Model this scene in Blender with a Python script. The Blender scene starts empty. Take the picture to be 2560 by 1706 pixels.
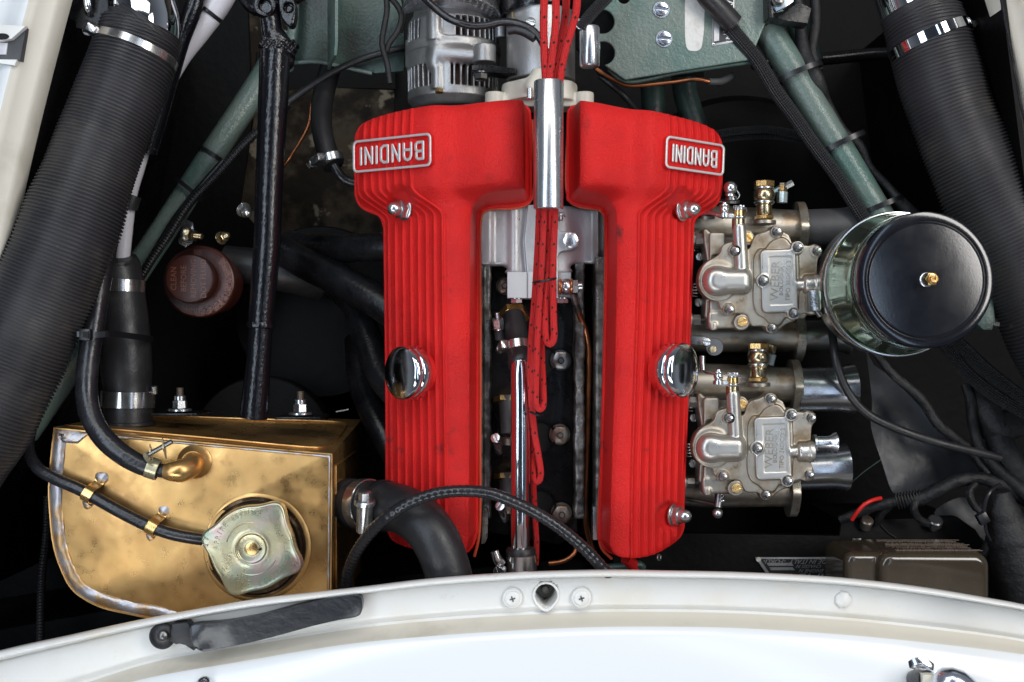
import bpy, bmesh, math, random
import numpy as np
from mathutils import Vector, Matrix
R = math.radians
random.seed(7)
S = bpy.context.scene
C = S.collection
# ------------------------------------------------------------------ camera
D = 1.1                                     # camera height over the cylinder head joint (z = 0)
cam = bpy.data.cameras.new('camera'); camo = bpy.data.objects.new('camera', cam); C.objects.link(camo)
camo.location = (0, 0, D); cam.sensor_width = 36; cam.lens = 36 * D / 1.0
cam.clip_start = 0.01; cam.clip_end = 50
cam.dof.use_dof = True; cam.dof.focus_distance = 1.05; cam.dof.aperture_fstop = 9.0
S.camera = camo
# ------------------------------------------------------------------ world, lamps, exposure
w = bpy.data.worlds.new('World'); S.world = w; w.use_nodes = True
bg = w.node_tree.nodes['Background']; bg.inputs[1].default_value = 1.0
_n = w.node_tree.nodes; _k = w.node_tree.links                 # dim garage: paler walls round the horizon, dark ceiling overhead
_tc = _n.new('ShaderNodeTexCoord'); _sp = _n.new('ShaderNodeSeparateXYZ'); _r = _n.new('ShaderNodeValToRGB')
_k.new(_tc.outputs['Generated'], _sp.inputs[0]); _k.new(_sp.outputs[2], _r.inputs[0]); _k.new(_r.outputs[0], bg.inputs[0])
_r.color_ramp.elements[0].position = 0.0; _r.color_ramp.elements[0].color = (0.20, 0.22, 0.25, 1)
_r.color_ramp.elements[1].position = 0.75; _r.color_ramp.elements[1].color = (0.030, 0.035, 0.045, 1)
S.view_settings.view_transform = 'Standard'; S.view_settings.look = 'None'
S.view_settings.exposure = -0.22; S.view_settings.gamma = 1.0

def lamp(name, loc, target, sx, sy, power, col):
    l = bpy.data.lights.new(name, 'AREA'); l.shape = 'RECTANGLE'; l.size = sx; l.size_y = sy
    l.energy = power; l.color = col
    o = bpy.data.objects.new(name, l); C.objects.link(o); o.location = loc
    o.rotation_euler = (Vector(target) - Vector(loc)).to_track_quat('-Z', 'Y').to_euler()
    return o
lamp('softbox_left', (-0.66, 0.28, 1.25), (0, 0.0, 0), 1.4, 0.36, 10, (0.74, 0.86, 1.0))
lamp('softbox_right', (1.02, 0.50, 1.25), (0, .05, 0), 1.3, 0.34, 19, (1.0, 0.97, 0.93))
lamp('softbox_rear', (-0.1, 1.15, 1.15), (0, 0.1, 0), 1.3, 0.35, 8, (1.0, 0.98, 0.95))
lamp('nose_fill', (-0.25, -1.0, 1.3), (0, -0.35, 0.1), 1.4, 0.35, 2.3, (0.94, 0.97, 1.0)).data.spread = R(75)  # added fill lamp, narrowed and aimed to brighten the white nose

lamp('blue_streak_lamp', (0.56, 0.10, 1.5), (0.1, 0, 0), 1.6, 0.13, 2.6, (0.62, 0.78, 1.0))  # added strip lamp, no window: gives the chrome pipe its blue right-hand streak

# ------------------------------------------------------------------ photo pixel (2560 x 1706) at height z -> place
def P(px, py, z=0.0):
    k = (D - z) / D / 2560
    return Vector(((px - 1280) * k, (853 - py) * k, z))
def L(n, z=0.0): return n * (D - z) / D / 2560

# ------------------------------------------------------------------ materials
def M(name, col, rough=0.5, metal=0.0, coat=0.0, var=None, bump=None, bump2=None, rv=0.0, spec=0.5, dirt=None, speck=None):
    m = bpy.data.materials.new(name); m.use_nodes = True
    nt = m.node_tree; N = nt.nodes; K = nt.links; b = N['Principled BSDF']
    b.inputs['Roughness'].default_value = rough; b.inputs['Metallic'].default_value = metal
    b.inputs['Coat Weight'].default_value = coat; b.inputs['Coat Roughness'].default_value = 0.12
    b.inputs['Specular IOR Level'].default_value = spec
    tc = N.new('ShaderNodeTexCoord')
    def noise(scale, detail=4, rgh=0.55):
        n = N.new('ShaderNodeTexNoise'); n.inputs['Scale'].default_value = scale
        n.inputs['Detail'].default_value = detail; n.inputs['Roughness'].default_value = rgh
        K.new(tc.outputs['Object'], n.inputs['Vector']); return n
    def ramp(src, a, bb):
        r = N.new('ShaderNodeMapRange'); r.inputs['From Min'].default_value = a; r.inputs['From Max'].default_value = bb
        r.interpolation_type = 'SMOOTHSTEP'; K.new(src, r.inputs['Value']); return r.outputs['Result']
    c = None
    def mix(fac, ca, cb):
        x = N.new('ShaderNodeMix'); x.data_type = 'RGBA'; K.new(fac, x.inputs[0])
        if isinstance(ca, tuple): x.inputs[6].default_value = (*ca, 1)
        else: K.new(ca, x.inputs[6])
        x.inputs[7].default_value = (*cb, 1); return x.outputs[2]
    cur = tuple(col)
    for v in (var, dirt, speck):
        if v:
            sc, c2, a, bb = v[:4]
            cur = mix(ramp(noise(sc, 6, 0.6).outputs['Fac'], a, bb), cur, c2)
    if isinstance(cur, tuple): b.inputs['Base Color'].default_value = (*cur, 1)
    else: K.new(cur, b.inputs['Base Color'])
    if rv:
        n = noise(60, 5); r = N.new('ShaderNodeMapRange'); r.inputs['From Min'].default_value = 0.3; r.inputs['From Max'].default_value = 0.7
        r.inputs['To Min'].default_value = max(0.02, rough - rv); r.inputs['To Max'].default_value = min(1, rough + rv)
        K.new(n.outputs['Fac'], r.inputs['Value']); K.new(r.outputs['Result'], b.inputs['Roughness'])
    last = None
    for bp in (bump, bump2):
        if bp:
            n = noise(bp[0], 3); q = N.new('ShaderNodeBump'); q.inputs['Strength'].default_value = 1.0
            q.inputs['Distance'].default_value = bp[1]; K.new(n.outputs['Fac'], q.inputs['Height'])
            if last: K.new(last.outputs[0], q.inputs['Normal'])
            last = q
    if last:
        K.new(last.outputs[0], b.inputs['Normal'])
    m['_bump'] = 1
    return m

def braid(name, col, col2, n_around, per_m, rough=0.5, fleck=None, depth=0.0006, spec=0.5):
    """woven sleeve over a hose, in the tube's own u (round) and v (metres along) coordinates"""
    m = bpy.data.materials.new(name); m.use_nodes = True
    nt = m.node_tree; N = nt.nodes; K = nt.links; b = N['Principled BSDF']
    b.inputs['Roughness'].default_value = rough; b.inputs['Specular IOR Level'].default_value = spec
    tc = N.new('ShaderNodeTexCoord'); sp = N.new('ShaderNodeSeparateXYZ'); K.new(tc.outputs['UV'], sp.inputs[0])
    def mth(op, a, b_=None):
        x = N.new('ShaderNodeMath'); x.operation = op
        for i, v in enumerate((a, b_)):
            if v is None: continue
            if isinstance(v, (int, float)): x.inputs[i].default_value = v
            else: K.new(v, x.inputs[i])
        return x.outputs[0]
    tau = 2 * math.pi
    u = mth('MULTIPLY', sp.outputs[0], n_around * tau); v = mth('MULTIPLY', sp.outputs[1], per_m * tau)
    a = mth('SINE', mth('ADD', u, v)); bb = mth('SINE', mth('SUBTRACT', u, v))
    h = mth('MULTIPLY', a, bb)
    r = N.new('ShaderNodeMapRange'); r.inputs['From Min'].default_value = -1; r.inputs['From Max'].default_value = 1; K.new(h, r.inputs['Value'])
    x = N.new('ShaderNodeMix'); x.data_type = 'RGBA'; K.new(r.outputs[0], x.inputs[0])
    x.inputs[6].default_value = (*col2, 1); x.inputs[7].default_value = (*col, 1); out = x.outputs[2]
    if fleck:
        fu, fv, colf = fleck
        s1 = mth('GREATER_THAN', mth('SINE', mth('ADD', mth('MULTIPLY', sp.outputs[0], fu * tau), mth('MULTIPLY', sp.outputs[1], fv * tau))), 0.88)
        s2 = mth('GREATER_THAN', mth('SINE', mth('SUBTRACT', mth('MULTIPLY', sp.outputs[0], (fu + 2) * tau), mth('MULTIPLY', sp.outputs[1], fv * 2.1 * tau))), 0.5)
        y = N.new('ShaderNodeMix'); y.data_type = 'RGBA'; K.new(mth('MULTIPLY', s1, s2), y.inputs[0]); K.new(out, y.inputs[6]); y.inputs[7].default_value = (*colf, 1)
        out = y.outputs[2]
    K.new(out, b.inputs['Base Color'])
    q = N.new('ShaderNodeBump'); q.inputs['Distance'].default_value = depth; K.new(h, q.inputs['Height']); K.new(q.outputs[0], b.inputs['Normal'])
    return m

RED = M('red_crackle_paint', (0.76, 0.010, 0.009), 0.42, 0, 0.0, var=(11, (0.58, 0.006, 0.006), 0.40, 0.70), dirt=(30, (0.13, 0.012, 0.012), 0.63, 0.78), speck=(420, (0.85, 0.12, 0.10), 0.68, 0.76), bump=(650, 0.0014), bump2=(1700, 0.0008), spec=0.42)
WORN = M('worn_aluminium_letter', (0.66, 0.65, 0.65), 0.38, 0.55, var=(300, (0.55, 0.50, 0.49), 0.5, 0.75), bump=(800, 0.0002))
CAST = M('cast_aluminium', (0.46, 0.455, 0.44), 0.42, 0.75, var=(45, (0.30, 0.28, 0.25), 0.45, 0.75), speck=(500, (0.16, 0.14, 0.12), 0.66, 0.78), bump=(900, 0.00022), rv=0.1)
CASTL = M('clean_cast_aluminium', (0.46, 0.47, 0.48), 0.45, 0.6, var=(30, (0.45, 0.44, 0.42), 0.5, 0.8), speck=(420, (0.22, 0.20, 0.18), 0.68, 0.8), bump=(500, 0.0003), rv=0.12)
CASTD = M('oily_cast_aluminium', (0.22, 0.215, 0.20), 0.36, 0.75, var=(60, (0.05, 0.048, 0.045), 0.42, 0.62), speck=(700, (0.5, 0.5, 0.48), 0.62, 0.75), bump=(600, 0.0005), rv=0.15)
CARB = M('carburettor_casting', (0.39, 0.358, 0.305), 0.36, 0.80, var=(40, (0.24, 0.175, 0.11), 0.42, 0.72), dirt=(90, (0.12, 0.08, 0.05), 0.58, 0.78), bump=(1100, 0.00016), rv=0.1)
CARBL = M('bright_carburettor_lid', (0.52, 0.50, 0.465), 0.33, 0.85, var=(60, (0.50, 0.46, 0.40), 0.5, 0.8), bump=(1200, 0.0001), rv=0.08)
MACH = M('machined_aluminium', (0.60, 0.61, 0.64), 0.26, 0.95, rv=0.03)
STEEL = M('zinc_plated_steel', (0.62, 0.63, 0.64), 0.24, 0.95, var=(120, (0.46, 0.46, 0.45), 0.5, 0.8))
DSTEEL = M('dark_steel', (0.20, 0.195, 0.19), 0.3, 0.9, var=(150, (0.35, 0.25, 0.18), 0.55, 0.8), bump=(700, 0.0001))
RUSTY = M('tarnished_nut_steel', (0.30, 0.25, 0.21), 0.38, 0.85, var=(130, (0.30, 0.12, 0.05), 0.5, 0.75), bump=(700, 0.00015))
CHROME = M('chrome', (0.80, 0.82, 0.85), 0.055, 1.0, rv=0.02)
STAIN = M('scratched_stainless_band', (0.55, 0.54, 0.53), 0.22, 0.95, var=(90, (0.36, 0.33, 0.30), 0.5, 0.8), rv=0.08)
BRASS = M('yellow_brass', (0.72, 0.46, 0.18), 0.26, 0.95, var=(80, (0.46, 0.28, 0.11), 0.5, 0.8), bump=(600, 0.00008), rv=0.08)
OLDBR = M('old_plated_brass', (0.46, 0.38, 0.24), 0.24, 0.95, var=(120, (0.25, 0.19, 0.12), 0.5, 0.8), bump=(600, 0.00008), rv=0.08)
TANK = M('brushed_brass_sheet', (0.64, 0.385, 0.145), 0.33, 0.86, var=(13, (0.46, 0.25, 0.09), 0.36, 0.72), dirt=(42, (0.20, 0.095, 0.04), 0.56, 0.86), bump=(9, 0.0022), speck=(130, (0.20, 0.11, 0.05), 0.72, 0.80), rv=0.10)
SOLDER = M('tin_solder', (0.50, 0.48, 0.50), 0.40, 0.85, var=(30, (0.46, 0.29, 0.14), 0.44, 0.58), dirt=(40, (0.42, 0.52, 0.52), 0.64, 0.74), bump=(90, 0.0008))
PASS = M('yellow_passivated_zinc', (0.52, 0.47, 0.30), 0.30, 0.8, var=(22, (0.38, 0.47, 0.37), 0.45, 0.65), dirt=(30, (0.54, 0.38, 0.36), 0.50, 0.70), bump=(400, 0.00012), rv=0.06)
COPPER = M('aged_copper', (0.36, 0.13, 0.055), 0.3, 0.9, var=(50, (0.16, 0.07, 0.04), 0.45, 0.75))
COPPERB = M('copper_washer', (0.70, 0.27, 0.12), 0.3, 0.9)
RUBBER = M('black_rubber', (0.016, 0.016, 0.018), 0.42, var=(40, (0.035, 0.034, 0.035), 0.5, 0.8), bump=(400, 0.00025), rv=0.1)
RUBG = M('glossy_black_rubber', (0.014, 0.014, 0.017), 0.27, var=(60, (0.03, 0.03, 0.032), 0.5, 0.8), bump=(260, 0.0003), rv=0.06)
RUBD = M('dusty_grey_rubber', (0.045, 0.045, 0.048), 0.55, var=(14, (0.085, 0.088, 0.095), 0.4, 0.7), speck=(200, (0.30, 0.29, 0.27), 0.72, 0.78), bump=(300, 0.0002))
DUCT = M('ribbed_duct_fabric', (0.036, 0.035, 0.039), 0.36, var=(10, (0.054, 0.050, 0.049), 0.45, 0.75), speck=(90, (0.20, 0.15, 0.09), 0.71, 0.78), dirt=(24, (0.080, 0.074, 0.068), 0.55, 0.80), bump=(500, 0.0003), bump2=(30, 0.0010), rv=0.08)
TAPE = M('cloth_loom_tape', (0.010, 0.010, 0.011), 0.55, var=(60, (0.026, 0.026, 0.028), 0.5, 0.8), bump=(160, 0.0012), bump2=(900, 0.0004))
PRINTB = M('brown_raised_print', (0.20, 0.080, 0.055), 0.35)
CHR2 = M('handled_chrome', (0.78, 0.80, 0.83), 0.12, 1.0, var=(40, (0.62, 0.64, 0.67), 0.5, 0.8), rv=0.04, bump=(25, 0.0002))
BLK2 = M('satin_aluminium_block', (0.60, 0.61, 0.63), 0.42, 0.45)
PLAST = M('black_nylon', (0.012, 0.012, 0.014), 0.3)
BLACK = M('black_enamel', (0.005, 0.005, 0.006), 0.28, var=(20, (0.014, 0.014, 0.016), 0.4, 0.7), speck=(420, (0.20, 0.19, 0.18), 0.76, 0.82), bump=(240, 0.0003), rv=0.08, spec=0.3)
BLACKW = M('worn_black_enamel', (0.005, 0.005, 0.007), 0.17, speck=(150, (0.14, 0.065, 0.05), 0.68, 0.74), bump=(330, 0.00045), rv=0.06)
BAY = M('bay_black_paint', (0.0024, 0.0024, 0.0027), 0.55, var=(9, (0.007, 0.0068, 0.0066), 0.5, 0.75), speck=(260, (0.10, 0.095, 0.085), 0.74, 0.80), bump=(90, 0.0006), spec=0.12)
GREEN = M('sage_green_paint', (0.135, 0.178, 0.158), 0.30, var=(13, (0.075, 0.145, 0.125), 0.45, 0.7), dirt=(70, (0.06, 0.07, 0.05), 0.66, 0.78), speck=(240, (0.30, 0.25, 0.10), 0.73, 0.79), bump=(330, 0.0006), bump2=(60, 0.0005), rv=0.06)
GREEND = M('grimy_green_paint', (0.045, 0.085, 0.072), 0.40, var=(16, (0.018, 0.028, 0.025), 0.42, 0.66), speck=(240, (0.14, 0.13, 0.08), 0.73, 0.79), bump=(330, 0.0005))
WHITE = M('white_body_paint', (0.80, 0.825, 0.84), 0.22, coat=0.4, spec=0.4)
CREAM = M('grubby_white_paint', (0.75, 0.745, 0.72), 0.30, var=(9, (0.70, 0.66, 0.58), 0.48, 0.72), dirt=(26, (0.46, 0.40, 0.33), 0.64, 0.80), speck=(240, (0.22, 0.17, 0.12), 0.745, 0.80), bump=(200, 0.00015))
BEIGE = M('stained_cream_paint', (0.62, 0.58, 0.50), 0.4, var=(14, (0.50, 0.45, 0.37), 0.5, 0.75), speck=(260, (0.20, 0.16, 0.12), 0.73, 0.80))
WTUBE = M('lilac_white_tube_paint', (0.60, 0.58, 0.62), 0.3, speck=(260, (0.2, 0.16, 0.14), 0.72, 0.78), bump=(200, 0.0002))
CREAMF = M('cream_painted_casting', (0.62, 0.60, 0.51), 0.4, var=(50, (0.48, 0.45, 0.38), 0.5, 0.8), bump=(500, 0.0003))
SILV = M('silver_painted_casting', (0.42, 0.42, 0.42), 0.36, 0.72, var=(30, (0.27, 0.265, 0.255), 0.42, 0.72), bump=(700, 0.0003), speck=(420, (0.3, 0.27, 0.22), 0.72, 0.8))
BROWN = M('brown_moulded_plastic', (0.050, 0.012, 0.008), 0.33, var=(40, (0.055, 0.014, 0.009), 0.4, 0.7), bump=(240, 0.0002))
OLIVE = M('dark_olive_brown_enamel', (0.045, 0.034, 0.022), 0.16, coat=0.5, speck=(520, (0.20, 0.17, 0.12), 0.66, 0.74), var=(20, (0.06, 0.046, 0.03), 0.45, 0.7))
LID = M('black_satin_lid', (0.007, 0.008, 0.012), 0.14, coat=0.4, speck=(260, (0.35, 0.30, 0.25), 0.74, 0.79), bump=(500, 0.00004), rv=0.03)
GLASSG = M('green_chromed_bowl', (0.34, 0.42, 0.33), 0.10, 0.9, var=(9, (0.12, 0.26, 0.11), 0.42, 0.62), rv=0.05, bump=(12, 0.0006))
STONE = M('gravelly_ground', (0.13, 0.10, 0.068), 0.85, var=(14, (0.03, 0.022, 0.015), 0.42, 0.56), speck=(22, (0.40, 0.34, 0.25), 0.60, 0.64), bump=(60, 0.004))
INK = M('print_black', (0.012, 0.012, 0.012), 0.4)
ETCH = M('etched_plate_metal', (0.50, 0.50, 0.50), 0.35, 0.7, var=(200, (0.3, 0.29, 0.27), 0.5, 0.8))
ETCHD = M('black_plate_print', (0.02, 0.02, 0.02), 0.4, speck=(400, (0.25, 0.22, 0.2), 0.7, 0.78))
PASTE = M('old_white_marker_strip', (0.62, 0.62, 0.60), 0.5, var=(70, (0.50, 0.49, 0.45), 0.45, 0.7), speck=(110, (0.23, 0.12, 0.06), 0.69, 0.73), bump=(300, 0.0003))
PINK = M('embossed_print', (0.20, 0.145, 0.11), 0.5)
SCREW = M('blue_grey_chromed_screw', (0.36, 0.39, 0.45), 0.14, 0.95)
WIRER = M('red_wire_jacket', (0.70, 0.02, 0.015), 0.4)
WINDING = M('copper_winding', (0.05, 0.012, 0.006), 0.5, 0.3, bump=(300, 0.001))
HOLE = M('unlit_hole', (0.006, 0.006, 0.006), 0.8)
LEAD = braid('red_braided_lead', (0.86, 0.035, 0.035), (0.55, 0.010, 0.012), 7, 430, 0.5, (1, 48, (0.03, 0.012, 0.012)), 0.0005)
BRAID = braid('black_braided_hose', (0.045, 0.045, 0.05), (0.006, 0.006, 0.007), 9, 200, 0.35, None, 0.0011)
COIL = braid('spiral_cable_sheath', (0.02, 0.02, 0.023), (0.008, 0.008, 0.009), 0, 155, 0.26, None, 0.0010)

# ------------------------------------------------------------------ geometry containers
class G:
    def __init__(s): s.V = []; s.F = []; s.UV = {}; s.MI = []
    def add(s, V, F, uv=None, mi=0):
        o = len(s.V); s.V += [tuple(v) for v in V]; k = len(s.F)
        s.F += [tuple(i + o for i in f) for f in F]; s.MI += [mi] * len(F)
        if uv:
            for i, q in enumerate(uv): s.UV[k + i] = q
        return s
    def join(s, g, mi=None):
        o = len(s.V); k = len(s.F); s.V += g.V; s.F += [tuple(i + o for i in f) for f in g.F]
        s.MI += g.MI if mi is None else [mi] * len(g.F)
        for i, q in g.UV.items(): s.UV[k + i] = q
        return s
    def tf(s, m): s.V = [tuple(m @ Vector(v)) for v in s.V]; return s
    def mv(s, v): return s.tf(Matrix.Translation(v))

def frame(o, axis, up=(0, 1, 0)):
    z = Vector(axis).normalized(); u = Vector(up)
    if abs(z.dot(u.normalized())) > 0.98: u = Vector((1, 0, 0))
    x = u.cross(z).normalized(); y = z.cross(x)
    m = Matrix((x, y, z)).transposed().to_4x4(); m.translation = Vector(o); return m

def lathe(prof, n=32, rad=None):
    """prof: (r, z) from bottom outside to top; closed where r = 0"""
    g = G(); V = []; F = []
    for r, z in prof:
        for i in range(n):
            a = 2 * math.pi * i / n; rr = r * (rad(i, n, z) if rad else 1)
            V.append((rr * math.cos(a), rr * math.sin(a), z))
    for j in range(len(prof) - 1):
        for i in range(n):
            k = (i + 1) % n; F.append((j * n + i, j * n + k, (j + 1) * n + k, (j + 1) * n + i))
    if prof[0][0] > 1e-6: F.append(tuple(range(n - 1, -1, -1)))
    if prof[-1][0] > 1e-6: F.append(tuple((len(prof) - 1) * n + i for i in range(n)))
    return g.add(V, F)
def cyl(r, h, n=24, ch=None, r2=None):
    ch = min(r, h) * 0.12 if ch is None else ch; r2 = r if r2 is None else r2
    return lathe([(r - ch, 0), (r, ch), (r2, h - ch), (r2 - ch, h)], n)
def hexa(af, h, n=6):
    r = af / math.sqrt(3); c = af * 0.07
    return lathe([(r - c, 0), (r, c * 0.7), (r, h - c * 0.7), (r - c * 1.3, h)], n)
def ring(ro, ri, h, n=32):
    g = G(); V = []; F = []
    c = min(ro - ri, h) * 0.2
    pr = [(ri, 0), (ro - c, 0), (ro, c), (ro, h - c), (ro - c, h), (ri + c, h), (ri, h - c)]
    m = len(pr)
    for r, z in pr:
        for i in range(n):
            a = 2 * math.pi * i / n; V.append((r * math.cos(a), r * math.sin(a), z))
    for j in range(m):
        q = (j + 1) % m
        for i in range(n):
            k = (i + 1) % n; F.append((j * n + i, j * n + k, q * n + k, q * n + i))
    return g.add(V, F)
def bmg(fn):
    bm = bmesh.new(); fn(bm); bm.verts.ensure_lookup_table()
    g = G().add([v.co.copy() for v in bm.verts], [[v.index for v in f.verts] for f in bm.faces]); bm.free(); return g
def box(sx, sy, sz, bev=0.0, seg=2):
    def f(bm):
        bmesh.ops.create_cube(bm, size=1.0)
        for v in bm.verts: v.co = (v.co.x * sx, v.co.y * sy, v.co.z * sz)
        if bev: bmesh.ops.bevel(bm, geom=bm.edges[:], offset=bev, segments=seg, affect='EDGES', profile=0.6)
        bm.verts.index_update()
    return bmg(f)
def prism(poly, z0, z1, bev=0.0, seg=2):
    """poly: list of (x, y); any winding"""
    a = sum(poly[i][0] * poly[(i + 1) % len(poly)][1] - poly[(i + 1) % len(poly)][0] * poly[i][1] for i in range(len(poly)))
    if a < 0: poly = poly[::-1]
    def f(bm):
        lo = [bm.verts.new((x, y, z0)) for x, y in poly]; hi = [bm.verts.new((x, y, z1)) for x, y in poly]
        n = len(poly); bm.faces.new(lo[::-1]); top = bm.faces.new(hi)
        for i in range(n): bm.faces.new((lo[i], lo[(i + 1) % n], hi[(i + 1) % n], hi[i]))
        if bev: bmesh.ops.bevel(bm, geom=list(top.edges), offset=bev, segments=seg, affect='EDGES', profile=0.6, clamp_overlap=True)
        bm.verts.index_update()
    return bmg(f)
def ppoly(pts, z): return [tuple(P(x, y, z)[:2]) for x, y in pts]

def catmull(pts, step):
    """pts: list of (Vector, r) -> resampled list of (Vector, r)"""
    out = []; n = len(pts)
    A = [p[0] for p in pts]; rr = [p[1] for p in pts]
    A = [A[0] * 2 - A[1]] + A + [A[-1] * 2 - A[-2]]; rr = [rr[0]] + rr + [rr[-1]]
    for i in range(1, n):
        p0, p1, p2, p3 = A[i - 1:i + 3]; r0, r1, r2, r3 = rr[i - 1:i + 3]
        t01 = max((p1 - p0).length, 1e-6) ** .5; t12 = max((p2 - p1).length, 1e-6) ** .5; t23 = max((p3 - p2).length, 1e-6) ** .5
        m1 = p2 - p1 + ((p1 - p0) / t01 - (p2 - p0) / (t01 + t12)) * t12
        m2 = p2 - p1 + ((p3 - p2) / t23 - (p3 - p1) / (t12 + t23)) * t12
        k = max(2, int((p2 - p1).length / step))
        for j in range(k):
            t = j / k; h00 = 2 * t**3 - 3 * t * t + 1; h10 = t**3 - 2 * t * t + t; h01 = -2 * t**3 + 3 * t * t; h11 = t**3 - t * t
            s = t * t * (3 - 2 * t)
            out.append((p1 * h00 + m1 * h10 + p2 * h01 + m2 * h11, r1 * (1 - s) + r2 * s))
    out.append((A[-2], rr[-2]))
    return out
def tube(pts, n=16, step=0.006, rmod=None, cap=True, start=0, raw=False):
    q = pts if raw else catmull(pts, step)
    if rmod:                                     # uniform fine spacing along the run
        s = [0]
        for i in range(1, len(q)): s.append(s[-1] + (q[i][0] - q[i - 1][0]).length)
        m = int(s[-1] / step); qq = []; j = 0
        for i in range(m + 1):
            t = s[-1] * i / m
            while j < len(s) - 2 and s[j + 1] < t: j += 1
            f = (t - s[j]) / max(1e-9, s[j + 1] - s[j])
            qq.append((q[j][0].lerp(q[j + 1][0], f), q[j][1] * (1 - f) + q[j + 1][1] * f))
        q = qq
    V = []; F = []; uv = []; s = 0; N = None; ss = []
    for i, (p, r) in enumerate(q):
        T = (q[min(i + 1, len(q) - 1)][0] - q[max(i - 1, 0)][0]).normalized()
        if N is None:
            N = Vector((0, 0, 1)); N = (N - T * N.dot(T))
            if N.length < 0.1: N = Vector((1, 0, 0)) - T * T.x
            N.normalize()
        else: N = (N - T * N.dot(T)).normalized()
        B = T.cross(N)
        if i: s += (p - q[i - 1][0]).length
        ss.append(s); rr = r + (rmod(s) if rmod else 0)
        for k in range(n):
            a = 2 * math.pi * k / n; V.append(p + (N * math.cos(a) + B * math.sin(a)) * rr)
    for i in range(len(q) - 1):
        for k in range(n):
            k2 = (k + 1) % n; F.append((i * n + k, i * n + k2, (i + 1) * n + k2, (i + 1) * n + k))
            uv.append(((k / n, ss[i]), ((k + 1) / n, ss[i]), ((k + 1) / n, ss[i + 1]), (k / n, ss[i + 1])))
    g = G().add(V, F, uv)
    if cap:
        g.add([], []); m = (len(q) - 1) * n
        g.F.append(tuple(range(n - 1, -1, -1))); g.F.append(tuple(m + i for i in range(n))); g.MI += [0, 0]
    return g
def ptube(pts, r, n=16, step=0.006, **kw):
    """pts: (px, py, z[, radius px])"""
    q = [(P(p[0], p[1], p[2]), L(p[3] if len(p) > 3 else r, p[2])) for p in pts]
    return tube(q, n, step, **kw)

# ------------------------------------------------------------------ sculpted castings: signed distance on a grid -> quads
def nets(f, org, h):
    s = f < 0; nx, ny, nz = f.shape
    c = np.zeros((nx - 1, ny - 1, nz - 1), np.int8)
    for a in (0, 1):
        for b in (0, 1):
            for d in (0, 1): c += s[a:nx - 1 + a, b:ny - 1 + b, d:nz - 1 + d]
    act = (c > 0) & (c < 8); I, J, K = np.nonzero(act)
    ids = np.full(act.shape, -1, np.int32); ids[I, J, K] = np.arange(len(I))
    acc = np.zeros((len(I), 3), np.float32); cnt = np.zeros(len(I), np.float32)
    cor = [(a, b, d) for a in (0, 1) for b in (0, 1) for d in (0, 1)]
    for p in cor:
        for ax in range(3):
            if p[ax]: continue
            q = list(p); q[ax] = 1
            fa = f[I + p[0], J + p[1], K + p[2]]; fb = f[I + q[0], J + q[1], K + q[2]]
            m = (fa < 0) != (fb < 0); t = fa[m] / (fa[m] - fb[m])
            e = np.array(p, np.float32)[None, :].repeat(m.sum(), 0); e[:, ax] += t
            acc[m] += e; cnt[m] += 1
    V = (acc / cnt[:, None] + np.stack([I, J, K], 1)) * h + np.array(org)
    Q = []
    for ax in range(3):
        sl = [slice(None)] * 3; sh = [slice(None)] * 3; sl[ax] = slice(0, -1); sh[ax] = slice(1, None)
        a = s[tuple(sl)]; b = s[tuple(sh)]; d = a != b
        o1, o2 = [(1, 2), (2, 0), (0, 1)][ax]
        i = np.stack(np.nonzero(d), 1)
        ok = (i[:, o1] > 0) & (i[:, o2] > 0) & (i[:, o1] < act.shape[o1]) & (i[:, o2] < act.shape[o2]); i = i[ok]
        fl = a[tuple(i.T)]
        def cid(d1, d2):
            k = i.copy(); k[:, o1] -= d1; k[:, o2] -= d2; return ids[tuple(k.T)]
        q = np.stack([cid(1, 1), cid(0, 1), cid(0, 0), cid(1, 0)], 1)
        q[~fl] = q[~fl][:, ::-1]; Q.append(q)
    return V, np.concatenate(Q)
def relax(V, Q, it=1, w=0.5):
    for _ in range(it):
        A = np.zeros_like(V); n = np.zeros(len(V))
        for a in range(4):
            b = (a + 1) % 4
            np.add.at(A, Q[:, a], V[Q[:, b]]); np.add.at(n, Q[:, a], 1)
            np.add.at(A, Q[:, b], V[Q[:, a]]); np.add.at(n, Q[:, b], 1)
        V = V * (1 - w) + w * A / n[:, None]
    return V
def grid(x0, x1, y0, y1, z0, z1, h):
    ax = [np.arange(a, b + h, h, dtype=np.float32) for a, b in ((x0, x1), (y0, y1), (z0, z1))]
    return ax[0][:, None, None], ax[1][None, :, None], ax[2][None, None, :]
def smin(a, b, k):
    h = np.clip(0.5 + 0.5 * (b - a) / k, 0, 1); return b * (1 - h) + a * h - k * h * (1 - h)
def smax(a, b, k): return -smin(-a, -b, k)
def sd_poly(x, y, pts):
    """signed distance to a polygon; x, y broadcastable 2-D"""
    x, y = np.broadcast_arrays(x, y); d = np.full(x.shape, 1e9, np.float32); ins = np.zeros(x.shape, bool); n = len(pts)
    for i in range(n):
        ax, ay = pts[i]; bx, by = pts[(i + 1) % n]; ex, ey = bx - ax, by - ay
        t = np.clip(((x - ax) * ex + (y - ay) * ey) / (ex * ex + ey * ey + 1e-12), 0, 1)
        d = np.minimum(d, (x - ax - t * ex) ** 2 + (y - ay - t * ey) ** 2)
        if by != ay: ins ^= ((ay > y) != (by > y)) & (x < (y - ay) * ex / ey + ax)
    d = np.sqrt(d); return np.where(ins, -d, d).astype(np.float32)
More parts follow.
